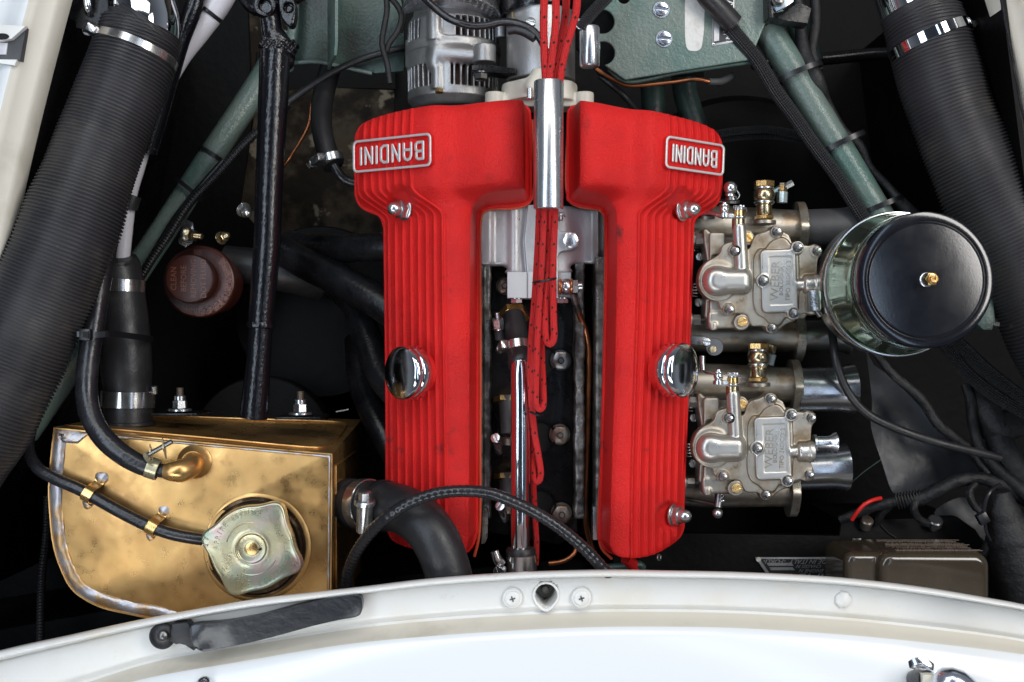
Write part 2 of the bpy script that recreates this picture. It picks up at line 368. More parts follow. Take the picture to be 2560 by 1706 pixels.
def sd_rbox2(x, y, cx, cy, hx, hy, r, rot=0.0):
    c, s_ = math.cos(rot), math.sin(rot); dx = (x - cx) * c + (y - cy) * s_; dy = -(x - cx) * s_ + (y - cy) * c
    qx = np.abs(dx) - hx + r; qy = np.abs(dy) - hy + r
    return np.sqrt(np.maximum(qx, 0) ** 2 + np.maximum(qy, 0) ** 2) + np.minimum(np.maximum(qx, qy), 0) - r
def ext(d2, z, z0, z1, r):
    """extrude with a rounded top edge of radius r"""
    qz = np.abs(z - (z0 + z1) / 2) - (z1 - z0) / 2 + r; q2 = d2 + r
    return np.sqrt(np.maximum(q2, 0) ** 2 + np.maximum(qz, 0) ** 2) + np.minimum(np.maximum(q2, qz), 0) - r
def sd_seg(x, y, z, a, b, r0, r1=None):
    r1 = r0 if r1 is None else r1; e = [b[i] - a[i] for i in range(3)]; l2 = sum(v * v for v in e)
    t = np.clip(((x - a[0]) * e[0] + (y - a[1]) * e[1] + (z - a[2]) * e[2]) / l2, 0, 1)
    return np.sqrt((x - a[0] - t * e[0]) ** 2 + (y - a[1] - t * e[1]) ** 2 + (z - a[2] - t * e[2]) ** 2) - (r0 + (r1 - r0) * t)
def sd_cylx(x, y, z, ax, c, r, lo, hi, rd=1.0):
    """cylinder along axis ax (0,1,2) through c, from lo to hi"""
    co = [x, y, z]; o = [i for i in range(3) if i != ax]
    d = np.sqrt((co[o[0]] - c[0]) ** 2 + (co[o[1]] - c[1]) ** 2) - r
    return ext(d, co[ax], lo, hi, rd)
def pxworld(V, zref):
    """grid in photo pixels taken at height zref (X right, Y down, Z up in the same unit) -> metres"""
    k = L(1, zref); return np.stack([(V[:, 0] - 1280) * k, (853 - V[:, 1]) * k, V[:, 2] * k], 1)
def sculpt(f, org, h, zref, rel=1):
    V, Q = nets(np.ascontiguousarray(f), org, h)
    if rel: V = relax(V, Q, rel, 0.5)
    g = G(); g.np = (pxworld(V, zref), Q[:, ::-1]); return g     # Y flips, so winding flips
# ------------------------------------------------------------------ objects
LOC = {}
def _mesh(name, g, mats):
    me = bpy.data.meshes.new(name)
    if hasattr(g, 'np'):
        V, Q = g.np; c = (V.min(0) + V.max(0)) / 2; V = V - c
        me.vertices.add(len(V)); me.vertices.foreach_set('co', V.astype(np.float32).ravel())
        me.loops.add(len(Q) * 4); me.loops.foreach_set('vertex_index', Q.astype(np.int32).ravel())
        me.polygons.add(len(Q)); me.polygons.foreach_set('loop_start', np.arange(0, len(Q) * 4, 4, dtype=np.int32))
        me.update(calc_edges=True); MI = getattr(g, 'mi', None); c = Vector(c.tolist())
    else:
        V = np.array(g.V); c = (V.min(0) + V.max(0)) / 2; V = V - c; c = Vector(c.tolist())
        me.from_pydata(V.tolist(), [], g.F); MI = g.MI if any(g.MI) else None
        if g.UV:
            l = me.uv_layers.new(name='uv')
            for p in me.polygons:
                q = g.UV.get(p.index)
                if q:
                    for i, li in enumerate(p.loop_indices): l.data[li].uv = q[i]
    me.polygons.foreach_set('use_smooth', [True] * len(me.polygons))
    me.set_sharp_from_angle(angle=R(getattr(g, 'sharp', 38)))
    for m in mats: me.materials.append(m)
    if MI is not None: me.polygons.foreach_set('material_index', list(MI))
    me.update(); return me, c
def part(name, g, mat, parent=None, label=None):
    me, c = _mesh(name, g, mat if isinstance(mat, (list, tuple)) else [mat])
    o = bpy.data.objects.new(name, me); C.objects.link(o); LOC[o.name] = c
    if parent is not None: o.parent = parent; o.location = c - LOC[parent.name]
    else: o.location = c
    if label: o['label'] = label
    return o
def thing(name, label, cat, at, group=None):
    o = bpy.data.objects.new(name, None); C.objects.link(o); o.location = at; LOC[o.name] = Vector(at)
    o.empty_display_size = 0.01
    o['label'] = label; o['category'] = cat
    if group: o['group'] = group
    return o
def solo(name, g, mat, label, cat, group=None):
    o = part(name, g, mat); o['label'] = label; o['category'] = cat
    if group: o['group'] = group
    return o
def struct(name, g, mat):
    o = part(name, g, mat); o['kind'] = 'structure'; return o
def kids(o): return [c for c in bpy.data.objects if c.parent == o]
def dup(o, delta, label, parent=None):
    c = o.copy(); C.objects.link(c)
    if parent is None: c.location = o.location + Vector(delta); c['label'] = label; LOC[c.name] = LOC[o.name] + Vector(delta)
    else: c.parent = parent; LOC[c.name] = LOC[o.name] + Vector(delta)
    for k in kids(o):
        dup(k, delta, None, c)
    return c

# ------------------------------------------------------------------ shared hardware (each returns the geometry, in place)
def acorn(at, axis, s, parent, nut='acorn_nut'):
    """s: hexagon across flats in metres"""
    m = frame(at, axis); h = s * 0.42
    g = hexa(s, h).mv((0, 0, s * 0.1)); n = part(nut, g.tf(m), STEEL, parent)
    r = s * 0.40; pr = [(r * 1.02, h + s * .1), (r, h + s * .32)] + [(r * math.cos(R(a)), h + s * .32 + r * 1.15 * math.sin(R(a))) for a in range(15, 91, 15)]
    d = lathe(pr[:-1] + [(0.0001, pr[-1][1])], 24); part('dome', d.tf(m), STEEL, n)
    part('washer', cyl(s * 0.66, s * 0.11, 32).tf(m), STEEL, n)
    return n
def boltg(at, axis, s, h, stud=0.0, sr=0.24, washer=0.66):
    """hexagon with washer and optional protruding stud"""
    m = frame(at, axis); g = G(); w_ = s * 0.10 if washer else 0
    if washer: g.join(cyl(s * washer, w_, 24))
    g.join(hexa(s, h).mv((0, 0, w_)))
    if stud:
        t = [(s * sr, h + w_)]
        nth = max(2, int(stud / (s * 0.09)))
        for i in range(nth): t += [(s * sr, h + w_ + stud * (i + .1) / nth), (s * sr * .88, h + w_ + stud * (i + .6) / nth)]
        t += [(s * sr * .7, h + w_ + stud)]; g.join(lathe(t, 14))
    return g.tf(m)
def slotg(at, axis, r, h, ang=0.0, dome=0.25):
    """round slotted screw head: two half heads with a real slot between them"""
    g = G(); w_ = r * 0.15
    for s in (-1, 1):
        a0 = math.asin(w_ / r); n = 14; rim = [(r * math.sin(a0 + (math.pi - 2 * a0) * i / n) * s, r * math.cos(a0 + (math.pi - 2 * a0) * i / n)) for i in range(n + 1)]
        g.join(prism(rim, h * 0.4, h, r * 0.14, 3))
    g.join(cyl(r, h * 0.5, 28))
    return g.tf(frame(at, axis) @ Matrix.Rotation(ang, 4, 'Z'))
def band(at, axis, r, wd, th=0.0012, n=48):
    return ring(r + th, r - 0.0006, wd, n).mv((0, 0, -wd / 2)).tf(frame(at, axis))
def clamp(name, label, at, axis, r, wd, screw_dir=None, mat=None, parent=None, th=0.0012, scr=0.007):
    """worm-drive hose clamp: band, housing, screw"""
    mat = mat or STAIN
    if parent is None: t = thing(name, label, 'hose clamp', at)
    else: t = parent
    part('band', band(at, axis, r, wd, th), mat, t)
    if screw_dir is not None:
        a = Vector(axis).normalized(); sd = Vector(screw_dir); sd = (sd - a * sd.dot(a)).normalized(); tn = a.cross(sd)
        p = Vector(at) + sd * (r + scr * 0.55)
        part('housing', box(wd * 1.05, scr * 1.9, scr * 1.15, scr * .25).tf(frame(p, sd, tn)), mat, t)
        part('screw', boltg(p + tn * scr * .9, tn, scr, scr * .7, 0, washer=0.62), STEEL, t)
        g = G()                                          # pressed teeth of the band
        for i in range(9):
            an = 0.30 + i * 0.085
            d = (sd * math.cos(an) + tn * math.sin(an)); q = Vector(at) + d * (r + th)
            g.join(box(wd * .62, 0.0010, 0.0010, 0.0003, 1).tf(frame(q, d, a.cross(d))))
        part('teeth', g, mat, t)
    return t
def ztie(at, axis, rx, wd, head_dir, label, rz=None, ctr=None):
    """cable tie: an oval band with its square head and tail"""
    t = thing('cable_tie', label, 'cable tie', at)
    a = Vector(axis).normalized(); m = frame(at, a, Vector(head_dir)); n = 48; th = 0.0012; rz = rz or rx
    V = []; F = []
    for k in range(4):
        ro = th if k in (1, 2) else 0; zz = -wd / 2 if k < 2 else wd / 2
        for i in range(n):
            an = 2 * math.pi * i / n; V.append(((rx + ro) * math.cos(an), (rz + ro) * math.sin(an), zz))
    for k in range(4):
        q = (k + 1) % 4
        for i in range(n):
            j = (i + 1) % n; F.append((k * n + i, k * n + j, q * n + j, q * n + i))
    part('strap', G().add(V, F).tf(m), PLAST, t)
    part('head', box(wd * 1.5, wd * 1.1, wd * 1.5, wd * .2).mv((0, rz + wd * .4, 0)).tf(m), PLAST, t)
    part('tail', box(wd * 0.9, wd * 1.0, th, 0).tf(Matrix.Rotation(R(90), 4, 'X')).mv((wd * .9, rz + wd * .55, 0)).tf(m), PLAST, t)
    return t
def textg(s, size, ext_=0.0002, align='CENTER', font_narrow=1.0):
    cu = bpy.data.curves.new('lettering', 'FONT'); cu.body = s; cu.size = size; cu.extrude = ext_; cu.align_x = align; cu.align_y = 'CENTER'
    cu.resolution_u = 2
    o = bpy.data.objects.new('lettering', cu); C.objects.link(o)
    dg = bpy.context.evaluated_depsgraph_get(); me = bpy.data.meshes.new_from_object(o.evaluated_get(dg))
    g = G().add([(v.co.x * font_narrow, v.co.y, v.co.z) for v in me.vertices], [tuple(p.vertices) for p in me.polygons])
    bpy.data.objects.remove(o); bpy.data.curves.remove(cu); bpy.data.meshes.remove(me); return g
# ================================================================== SETTING
def smooth_poly(pts, k=8):
    n = len(pts); out = []
    for i in range(n):
        p0, p1, p2, p3 = [np.array(pts[(i + j - 1) % n], float) for j in range(4)]
        for j in range(k):
            t = j / k; out.append(tuple(0.5 * ((2 * p1) + (p2 - p0) * t + (2 * p0 - 5 * p1 + 4 * p2 - p3) * t * t + (3 * p1 - p0 - 3 * p2 + p3) * t**3)))
    return out
struct('ground', G().add([(-3, -3, -.62), (3, -3, -.62), (3, 3, -.62), (-3, 3, -.62)], [(0, 1, 2, 3)]), STONE)
# black bay floor: sheets left, right, front and rear of the opening over the ground
def sheet(name, pts, z, th=0.004, mat=BAY): return struct(name, prism(ppoly(pts, z), z - th, z, 0.001, 1), mat)
sheet('bay_floor_left', [(-900, -500), (600, -500), (632, 300), (600, 520), (700, 640), (1500, 700), (1500, 2400), (-900, 2400)], -0.33)
sheet('bay_floor_right', [(985, -500), (3600, -500), (3600, 2400), (1510, 2400), (1510, 640), (985, 640)], -0.338)
sheet('bay_crossmember', [(632, 250), (640, 130), (990, 150), (990, 225), (760, 215)], -0.32)
def wall(name, a, b, z0, z1, th, mat):
    """upright panel whose upper edge runs a -> b (photo pixels at z1), going down to z0"""
    A = P(*a, z1); B = P(*b, z1); t = (B - A).normalized(); n = Vector((-t.y, t.x, 0)) * th
    V = [A, B, B + n, A + n]; V = [Vector((v.x, v.y, z)) for z in (z0, z1) for v in V]
    return struct(name, G().add(V, [(0, 1, 2, 3), (4, 7, 6, 5), (0, 4, 5, 1), (1, 5, 6, 2), (2, 6, 7, 3), (3, 7, 4, 0)]), mat)
wall('inner_wing_left', (150, -150), (-20, 760), -0.33, 0.068, 0.004, BLACK)
wall('inner_wing_left_front', (-22, 764), (-330, 1600), -0.33, 0.068, 0.004, BLACK)
wall('inner_wing_right', (2600, 760), (2486, -150), -0.338, 0.068, -0.004, BAY)
# front crossmember inside the nose, under the lip
struct('front_apron', prism(ppoly([(-300, 1620), (420, 1500), (1400, 1400), (2300, 1440), (2900, 1600), (2900, 1900), (-300, 1900)], -0.12), -0.325, -0.12, 0.004), BAY)

# ---- white nose: lip, gutter, crease and the bonnet skin beyond, one swept skin with a real latch hole
lip = [(-700, 1860), (-400, 1752), (-150, 1672), (0, 1630), (180, 1590), (360, 1551), (630, 1503), (900, 1471), (1075, 1450), (1300, 1434), (1525, 1428), (1660, 1430), (1850, 1434), (2097, 1447), (2300, 1470), (2477, 1499), (2560, 1514), (2800, 1570), (3200, 1700)]
stp = [(-900, 2240), (-520, 2040), (-200, 1890), (0, 1812), (160, 1760), (340, 1700), (600, 1652), (870, 1608), (1075, 1588), (1300, 1573), (1500, 1565), (1660, 1564), (1850, 1568), (2130, 1586), (2330, 1606), (2500, 1626), (2590, 1640), (2860, 1706), (3300, 1850)]
ZN = 0.115
def resample(pts, n):
    q = catmull([(Vector((x, y, 0)), 1) for x, y in pts], 8); s = [0]
    for i in range(1, len(q)): s.append(s[-1] + (q[i][0] - q[i - 1][0]).length)
    return [(float(np.interp(s[-1] * i / (n - 1), s, [a[0].x for a in q])), float(np.interp(s[-1] * i / (n - 1), s, [a[0].y for a in q]))) for i in range(n)]
NU = 900; la = resample(lip, NU); sb = resample(stp, NU)
prof = [(0.5, -0.060), (0.18, -0.020), (0.05, -0.008), (-0.010, -0.004), (0.0, 0.001), (0.03, 0.0038), (0.06, 0.0042), (0.09, 0.003), (0.112, -0.001), (0.124, -0.006), (0.132, -0.012), (0.14, -0.0148), (0.152, -0.0130), (0.17, -0.0118)]
prof += [(0.17 + 0.5 * i / 14, -0.0115 - 0.001 * i / 14) for i in range(1, 15)]
prof += [(0.70, -0.0135), (0.74, -0.0155), (0.78, -0.0165), (0.82, -0.0145), (0.88, -0.011), (0.93, -0.006), (0.965, 0.0005), (1.0, 0.004), (1.05, 0.0065), (1.15, 0.0095), (1.5, 0.016), (2.2, 0.022), (3.2, 0.018), (5.0, -0.02), (9.0, -0.15)]
hole_c = (1365, 1490)
V = []; F = []; MI = []
for i in range(NU):
    ax, ay = la[i]; bx, by = sb[i]
    for t, dz in prof:
        V.append(P(ax + (bx - ax) * t, ay + (by - ay) * t, ZN + dz) if False else tuple(P(ax + (bx - ax) * t, ay + (by - ay) * t, ZN))[:2] + (ZN + dz,))
m_ = len(prof)
for i in range(NU - 1):
    for j in range(m_ - 1):
        ax, ay = la[i]; bx, by = sb[i]; t = (prof[j][0] + prof[j + 1][0]) / 2
        x, y = ax + (bx - ax) * t, ay + (by - ay) * t
        if ((x - hole_c[0]) / 31)**2 + ((y - hole_c[1] - 1) / 33)**2 < 1: continue
        F.append((i * m_ + j, (i + 1) * m_ + j, (i + 1) * m_ + j + 1, i * m_ + j + 1))
        MI.append(0 if t > 0.985 else (2 if 0.80 < t < 0.985 else 1))
g = G(); g.V = V; g.F = [f[::-1] for f in F]; g.MI = MI; g.sharp = 60
nose = struct('nose_panel', g, [WHITE, CREAM, BEIGE])
# latch hole: raised drop-shaped collar with a tube going down
c0 = P(1365, 1488, ZN - 0.0125)
def drop(a, r):
    x = r * math.cos(a); y = r * math.sin(a)
    if y < 0: x *= 1 - 0.35 * (-y / r)**1.5; y *= 1.18
    return x, y
V = []; F = []; n = 48
for r, z in ((L(37, ZN), -0.001), (L(34, ZN), 0.0022), (L(29, ZN), 0.0018), (L(26.5, ZN), -0.003), (L(25, ZN), -0.03)):
    for i in range(n):
        x, y = drop(2 * math.pi * i / n, r); V.append((c0.x + x, c0.y + y, c0.z + z))
for j in range(4):
    for i in range(n): F.append((j * n + i, j * n + (i + 1) % n, (j + 1) * n + (i + 1) % n, (j + 1) * n + i))
part('latch_hole_collar', G().add(V, F, None, 0), [CREAM], nose)
part('latch_socket', lathe([(L(27, ZN), -0.045), (L(27, ZN), -0.030), (L(12, ZN), -0.030), (L(9, ZN), -0.02), (0.0001, -0.018)], 32).mv(c0), DSTEEL, nose)
for x, y in ((1281, 1495), (1453, 1494)):
    c = P(x, y, ZN - 0.0118); r = L(26, ZN); g = cyl(r, 0.0032, 40, 0.0009)
    s = solo('screw', g.mv(c), CREAM, 'white painted cross-head screw in the nose gutter, %s of the latch hole' % ('left' if x < 1365 else 'right'), 'screw', 'screws beside the latch hole')
    q = lathe([(r * .70, 0), (r * .70, .0012), (r * .62, .0016), (r * .0001, .0017)], 32).mv(c + Vector((0, 0, .0030))); part('screw_head', q, CREAM, s)
    gg = box(r * .55, r * .13, .0006).mv((0, 0, 0)); gg.join(box(r * .13, r * .55, .0007)); part('cross_recess', gg.tf(Matrix.Translation(c + Vector((0, 0, .0049))) @ Matrix.Rotation(0.3, 4, 'Z')), DSTEEL, s)
c = P(2108, 1499, ZN - 0.0115); solo('blanking_plug', lathe([(L(21, ZN), 0), (L(20, ZN), .0016), (L(14, ZN), .0030), (0.0001, .0034)], 20, lambda i, n, z: 1 + .06 * math.sin(i * 2.4)).mv(c), CREAM, 'small white painted blanking plug in the gutter towards the right', 'plug')
# ---- white outer body edge at the left and right
def edge(name, a, b, s, zt=0.10):
    """s = +1: body lies to the left of a->b. Bright edge, tan return, then the black flange"""
    A = P(*a, zt); B = P(*b, zt); t = (B - A).normalized(); nn = Vector((t.y, -t.x, 0)) * s
    pr = [(0.0, -0.040, 1), (0.0, -0.016, 1), (0.0035, -0.0145, 1), (0.012, -0.004, 1), (0.0155, 0.0, 1), (0.019, 0.0015, 0), (0.026, -0.0005, 0), (0.036, -0.008, 0), (0.044, -0.0115, 0), (0.060, -0.010, 0), (0.085, 0.0, 0), (0.13, 0.008, 0), (0.4, 0.004, 0)]
    V = []; F = []; MI = []; nseg = 60
    for i in range(nseg + 1):
        q = A.lerp(B, i / nseg); bow = 0.004 * math.sin(math.pi * i / nseg)
        for d, dz, _ in pr: V.append(q + nn * (d + bow) + Vector((0, 0, dz)))
    m = len(pr)
    for i in range(nseg):
        for j in range(m - 1): F.append((i * m + j, i * m + j + 1, (i + 1) * m + j + 1, (i + 1) * m + j)); MI.append(0 if pr[j][2] == 0 else 1)
    g = G().add(V, F); g.MI = MI; g.sharp = 70; return struct(name, g, [WHITE, BEIGE])
edge('body_edge_left', (150, -80), (-70, 880), 1)
edge('body_edge_right', (2470, -150), (2640, 480), -1, 0.08)
# seam beads between paint and black wing
for nm, a, b in (('seam_right', (2500, -20), (2566, 330)),):
    g = ptube([(a[0] + (b[0] - a[0]) * i / 14 + random.uniform(-1.5, 1.5), a[1] + (b[1] - a[1]) * i / 14, 0.078) for i in range(15)], 3.2, 8, 0.004)
    struct(nm, g, RUBG)
for i, (x, y) in enumerate(((98, 281), (70, 432))):
    p = P(x, y, 0.03); solo('wing_grommet', ring(L(13, .03), L(7, .03), 0.0022, 24).tf(frame(p, (0.93, 0.1, 0.36))), RUSTY if i == 0 else RUBG,
        ('rust-edged drilled hole ring in the black left wing, upper' , 'dark drilled hole ring in the black left wing, lower')[i], 'grommet')
# bracket on the left body edge
t = thing('hinge_bracket', 'grey U-shaped bracket on the white body edge at the left', 'bracket', P(20, 110, 0.10))
a, b, c_, d = [P(*q, 0.105) for q in ((-30, 70), (66, 62), (48, 166), (-40, 150))]
part('bracket_top', prism([tuple(P(*q, .108)[:2]) for q in ((-60, 100), (0, 62), (66, 66), (30, 98), (-20, 108))], .104, .109, .001), CREAM, t)
part('bracket_side', prism([tuple(P(*q, .105)[:2]) for q in ((-50, 112), (22, 100), (64, 68), (48, 150), (-10, 150), (-60, 150))], .088, .1035, .001), RUBD, t)
part('bracket_foot', prism([tuple(P(*q, .100)[:2]) for q in ((-60, 152), (48, 152), (42, 168), (-60, 150))], .088, .1045, .001), CREAM, t)
part('bracket_slot', cyl(L(13, .1), .0008, 24).tf(Matrix.Diagonal((1.3, .6, 1, 1))).mv(P(6, 92, .1094)), HOLE, t)
part('bracket_tab', prism([tuple(P(*q, .109)[:2]) for q in ((-10, 104), (14, 104), (10, 134), (-14, 134))], .1038, .1050, .001), WTUBE, t)

# ================================================================== VALVE COVERS
ZR = 0.03; KC = L(1, ZR)
def sst(e0, e1, x): t = np.clip((x - e0) / (e1 - e0), 0, 1); return t * t * (3 - 2 * t)
def cover_height(side, X, Y):
    """height in reference pixels over the joint, side -1 = left cover, +1 = right cover"""
    if side < 0:
        xo = 876 + 76 * sst(474, 548, Y) + 8 * sst(560, 1300, Y); u = X - xo; xin = 1335 + (1200 - 1335) * sst(480, 548, Y)
    else:
        xo = 1820 - 73 * sst(474, 548, Y) - 18 * sst(560, 1330, Y); u = xo - X; xin = 1419 + (1516 - 1419) * sst(480, 548, Y) - 14 * sst(560, 1330, Y)
    sc = 1.0 if side < 0 else 0.96
    head = np.interp(u / sc, [0, 20, 195, 215, 262, 300, 345, 385, 425, 450, 470], [58, 72, 176, 186, 164, 178, 196, 200, 192, 176, 160])
    head = head - 20 * np.clip(np.abs(Y - 388) / 130, 0, 1.2)**2.2
    nar = np.interp(u / sc, [0, 10, 150, 170, 200, 232, 250, 300], [18, 28, 138, 148, 146, 128, 112, 100])
    return u, head, nar
COV = {}
def cover(side):
    if side < 0:
        pts = [(876, 350), (879, 322), (891, 301), (914, 287), (948, 276), (1005, 266), (1080, 258), (1150, 256), (1230, 250), (1300, 245), (1322, 254), (1330, 285), (1332, 470), (1326, 496), (1300, 508), (1225, 514), (1206, 524), (1197, 545), (1196, 700), (1194, 1300), (1192, 1345), (1178, 1385), (1140, 1405), (1060, 1395), (985, 1372), (962, 1345), (956, 1300), (955, 1000), (950, 580), (949, 562), (944, 544), (934, 531), (912, 523), (890, 509), (878, 486), (876, 460)]
    else:
        pts = [(1820, 362), (1816, 336), (1802, 315), (1776, 302), (1742, 291), (1690, 282), (1640, 274), (1560, 264), (1480, 252), (1440, 248), (1426, 257), (1420, 285), (1419, 470), (1424, 494), (1446, 508), (1500, 516), (1514, 530), (1517, 550), (1517, 700), (1510, 1000), (1500, 1330), (1504, 1366), (1519, 1390), (1550, 1403), (1614, 1403), (1668, 1388), (1712, 1356), (1724, 1318), (1722, 1280), (1733, 1000), (1746, 600), (1747, 566), (1750, 547), (1760, 533), (1784, 521), (1807, 503), (1817, 480), (1820, 455)]
    pts = smooth_poly(pts, 3); h = 1.8
    x0 = min(p[0] for p in pts) - 12; x1 = max(p[0] for p in pts) + 12; y0 = min(p[1] for p in pts) - 12; y1 = max(p[1] for p in pts) + 12
    X, Y, Z = grid(x0, x1, y0, y1, -8, 222, h); X2, Y2 = X[:, :, 0], Y[:, :, 0]
    sd = sd_poly(X2, Y2, pts); u, head, nar = cover_height(side, X2, Y2)
    wgt = sst(536, 474, Y2); H = head * wgt + nar * (1 - wgt)
    k = np.array([1, 4, 6, 4, 1], np.float32) / 16                     # soften the profile
    for _ in range(28):
        H = np.apply_along_axis(lambda r: np.convolve(np.pad(r, 2, 'edge'), k, 'valid'), 0, H)
    # shallow waist across the dome, softer bottom half
    d = np.clip(-sd, 0, 1e3); Rr = np.where(u < 60, 50, 58) * wgt + 30 * (1 - wgt)
    Rr = np.minimum(Rr, 58); dd = np.clip(Rr - d, 0, Rr); H = H - (Rr - np.sqrt(np.maximum(Rr**2 - dd**2, 0))) * 1.0
    for _ in range(10):
        H = np.apply_along_axis(lambda r: np.convolve(np.pad(r, 2, 'edge'), k, 'valid'), 0, H); H = np.apply_along_axis(lambda r: np.convolve(np.pad(r, 2, 'edge'), k, 'valid'), 1, H)
    ph = (u - 12) / 20.7; fr = ph - np.round(ph)
    on = ((np.round(ph) >= 0) & (np.round(ph) <= 7)).astype(np.float32)
    rib = np.exp(-(fr * 20.7 / 3.9)**2) * 7.0 - 1.2 * np.exp(-((fr * 20.7 - 7.0) / 2.4)**2)
    # recess pocket round the stud nuts
    for (cx, cy) in (((1004, 508),) if side < 0 else ((1700, 512), (1672, 1292))):
        rr = np.sqrt((X2 - cx)**2 + ((Y2 - cy) * 1.0)**2); rib = rib * sst(24, 40, rr); H = H - 16 * sst(42, 22, rr)
    H = H + rib * on * sst(0, 10, d)
    if side < 0: lip2 = 8
    else: lip2 = 8
    rim = (sd > -7)
    body = np.maximum(Z - H[:, :, None], (sd + 7)[:, :, None] + 0.10 * (Z - 10))
    fl = ext(sd[:, :, None], Z, -6.0, 11.0, 3.0)
    f = smin(body, fl, 5.0)
    g = sculpt(f, (x0, y0, -8), h, ZR, 1); g.sharp = 180
    COV[side] = (x0, y0, h, H)
    return g
def on_cover(side, px, py):
    """point of the cover seen at photo pixel (px, py), and its normal"""
    x0, y0, h, H = COV[side]; z = 0.04
    for _ in range(12):
        q = P(px, py, z); X = q.x / KC + 1280; Y = 853 - q.y / KC
        i = int(np.clip((X - x0) / h, 3, H.shape[0] - 4)); j = int(np.clip((Y - y0) / h, 3, H.shape[1] - 4)); z = 0.5 * z + 0.5 * float(H[i, j]) * KC
    return P(px, py, z)
cl = thing('valve_cover', 'red crackle-painted cam cover left of the silver tube, its badge at the far left end', 'cam cover', P(1100, 800, 0.0), 'red cam covers')
part('cover_casting', cover(-1), RED, cl)
cr = thing('valve_cover', 'red crackle-painted cam cover right of the silver tube, next to the two carburettors', 'cam cover', P(1610, 800, 0.0), 'red cam covers')
part('cover_casting', cover(1), RED, cr)
# joint gaskets peeping out under the covers (orange-red sealant line)
SEAL = M('orange_sealant', (0.50, 0.06, 0.02), 0.5, bump=(500, 0.0006))
part('gasket', ptube([(1330, 300, .002), (1334, 480, .002), (1322, 508, .002), (1290, 520, .002), (1222, 524, .002), (1206, 534, .002), (1201, 560, .002), (1201, 800, .002), (1200, 1100, .002), (1197, 1340, .002), (1186, 1392, .002)], 4.0, 8, .004), SEAL, cl)
part('gasket', ptube([(1421, 300, .002), (1418, 480, .002), (1430, 508, .002), (1460, 519, .002), (1496, 524, .002), (1509, 536, .002), (1513, 560, .002), (1512, 800, .002), (1506, 1100, .002), (1497, 1330, .002), (1505, 1372, .002), (1530, 1398, .002)], 4.0, 8, .004), SEAL, cr)

# ---- badges: plate, raised frame and seven cast letters
GL = {'B': [[(0, 0), (0, 1), (.34, 1), (.46, .9), (.46, .64), (.36, .53), (0, .53)], [(.36, .53), (.50, .42), (.50, .12), (.38, 0), (0, 0)]],
      'A': [[(0, 0), (0, .72), (.08, .92), (.25, 1), (.42, .92), (.50, .72), (.50, 0)], [(0, .38), (.5, .38)]],
      'N': [[(0, 0), (0, 1), (.48, 0), (.48, 1)]], 'I': [[(0, 0), (0, 1)]],
      'D': [[(0, 0), (0, 1), (.30, 1), (.48, .86), (.48, .14), (.30, 0), (0, 0)]]}
GW = {'B': .5, 'A': .5, 'N': .48, 'I': 0, 'D': .48}
def plate_np(f, org, h, mat4, parent, name, mats, top):
    V, Q = nets(np.ascontiguousarray(f), org, h); Q = Q
    e1 = V[Q[:, 1]] - V[Q[:, 0]]; e2 = V[Q[:, 2]] - V[Q[:, 0]]; nz = np.cross(e1, e2); zc = V[Q].mean(1)[:, 2]
    g = G(); A = np.array(mat4); W = V @ A[:3, :3].T + A[:3, 3]
    g.np = (W, Q); g.sharp = 50; g.mi = (zc < top).astype(np.int32); return part(name, g, mats, parent)
def badge(side, parent, corners):
    """corners seen in the photo: outer (low) end top, bottom; inner (high) end top, bottom"""
    (ot, ob, it, ib, zo, zi) = corners
    A = P(*ot, zo); B = P(*ob, zo); Cc = P(*it, zi); Dd = P(*ib, zi)
    c = (A + B + Cc + Dd) / 4; e = ((Cc + Dd) / 2 - (A + B) / 2); wdt = e.length; hgt = ((A - B).length + (Cc - Dd).length) / 2
    bx = parent and part('badge_plate', None, None) if False else None
    # text is read upside down in the photo: its x axis runs towards the photo's left
    xa = Vector((-1, 0, 0)); xa = e.normalized() * (-1 if e.x > 0 else 1); ya = -(A - B + Cc - Dd).normalized(); za = xa.cross(ya).normalized(); ya = za.cross(xa)
    m = Matrix((xa, ya, za)).transposed().to_4x4(); m.translation = c + za * 0.0018
    w2, h2 = wdt / 2, hgt / 2; h = 0.00042
    X, Y, Z = grid(-w2 - .004, w2 + .004, -h2 - .004, h2 + .004, -.010, .0040, h)
    o = (-w2 - .004, -h2 - .004, -.010)
    o2 = sd_rbox2(X, Y, 0, 0, w2, h2, 0.0052); i2 = sd_rbox2(X, Y, 0, 0, w2 - .0023, h2 - .0023, 0.0034)
    base = ext(o2 + .0006, Z, -.009, -.0008, .001); fr = ext(np.maximum(o2, -i2), Z, -.004, .0026, .0005)
    bp = plate_np(np.minimum(base, 9 + 0 * Z), o, h, m, parent, 'badge', [RED, RED], 0)
    fp = plate_np(fr + 0 * X, o, h, m, bp, 'badge_frame', [WORN, RED], .0014)
    s = 'BANDINI'; H_ = hgt - 0.0155; st = H_ * 0.082; sc = (wdt - .0185) / (2.44 + 6 * .32); gap = .32 * sc; x = -w2 + .00925
    for ch in s:
        X, Y, Z = grid(x - .003, x + GW[ch] * sc + .003, -H_ / 2 - .003, H_ / 2 + .003, -.003, .0030, .00036)
        d = None
        for pl in GL[ch]:
            for a, b in zip(pl[:-1], pl[1:]):
                q = sd_seg(X, Y, 0 * Z, (x + a[0] * sc, (a[1] - .5) * H_, 0), (x + b[0] * sc, (b[1] - .5) * H_, 0), st); d = q if d is None else np.minimum(d, q)
        f = ext(d + 0.05 * (Z - .002), Z, -.0025, .0020, .0004)
        plate_np(f, (x - .003, -H_ / 2 - .003, -.003), .00036, m, bp, 'letter', [WORN, RED], .0010); x += GW[ch] * sc + gap
zA = on_cover(-1, 900, 390).z; zB = on_cover(-1, 1076, 380).z
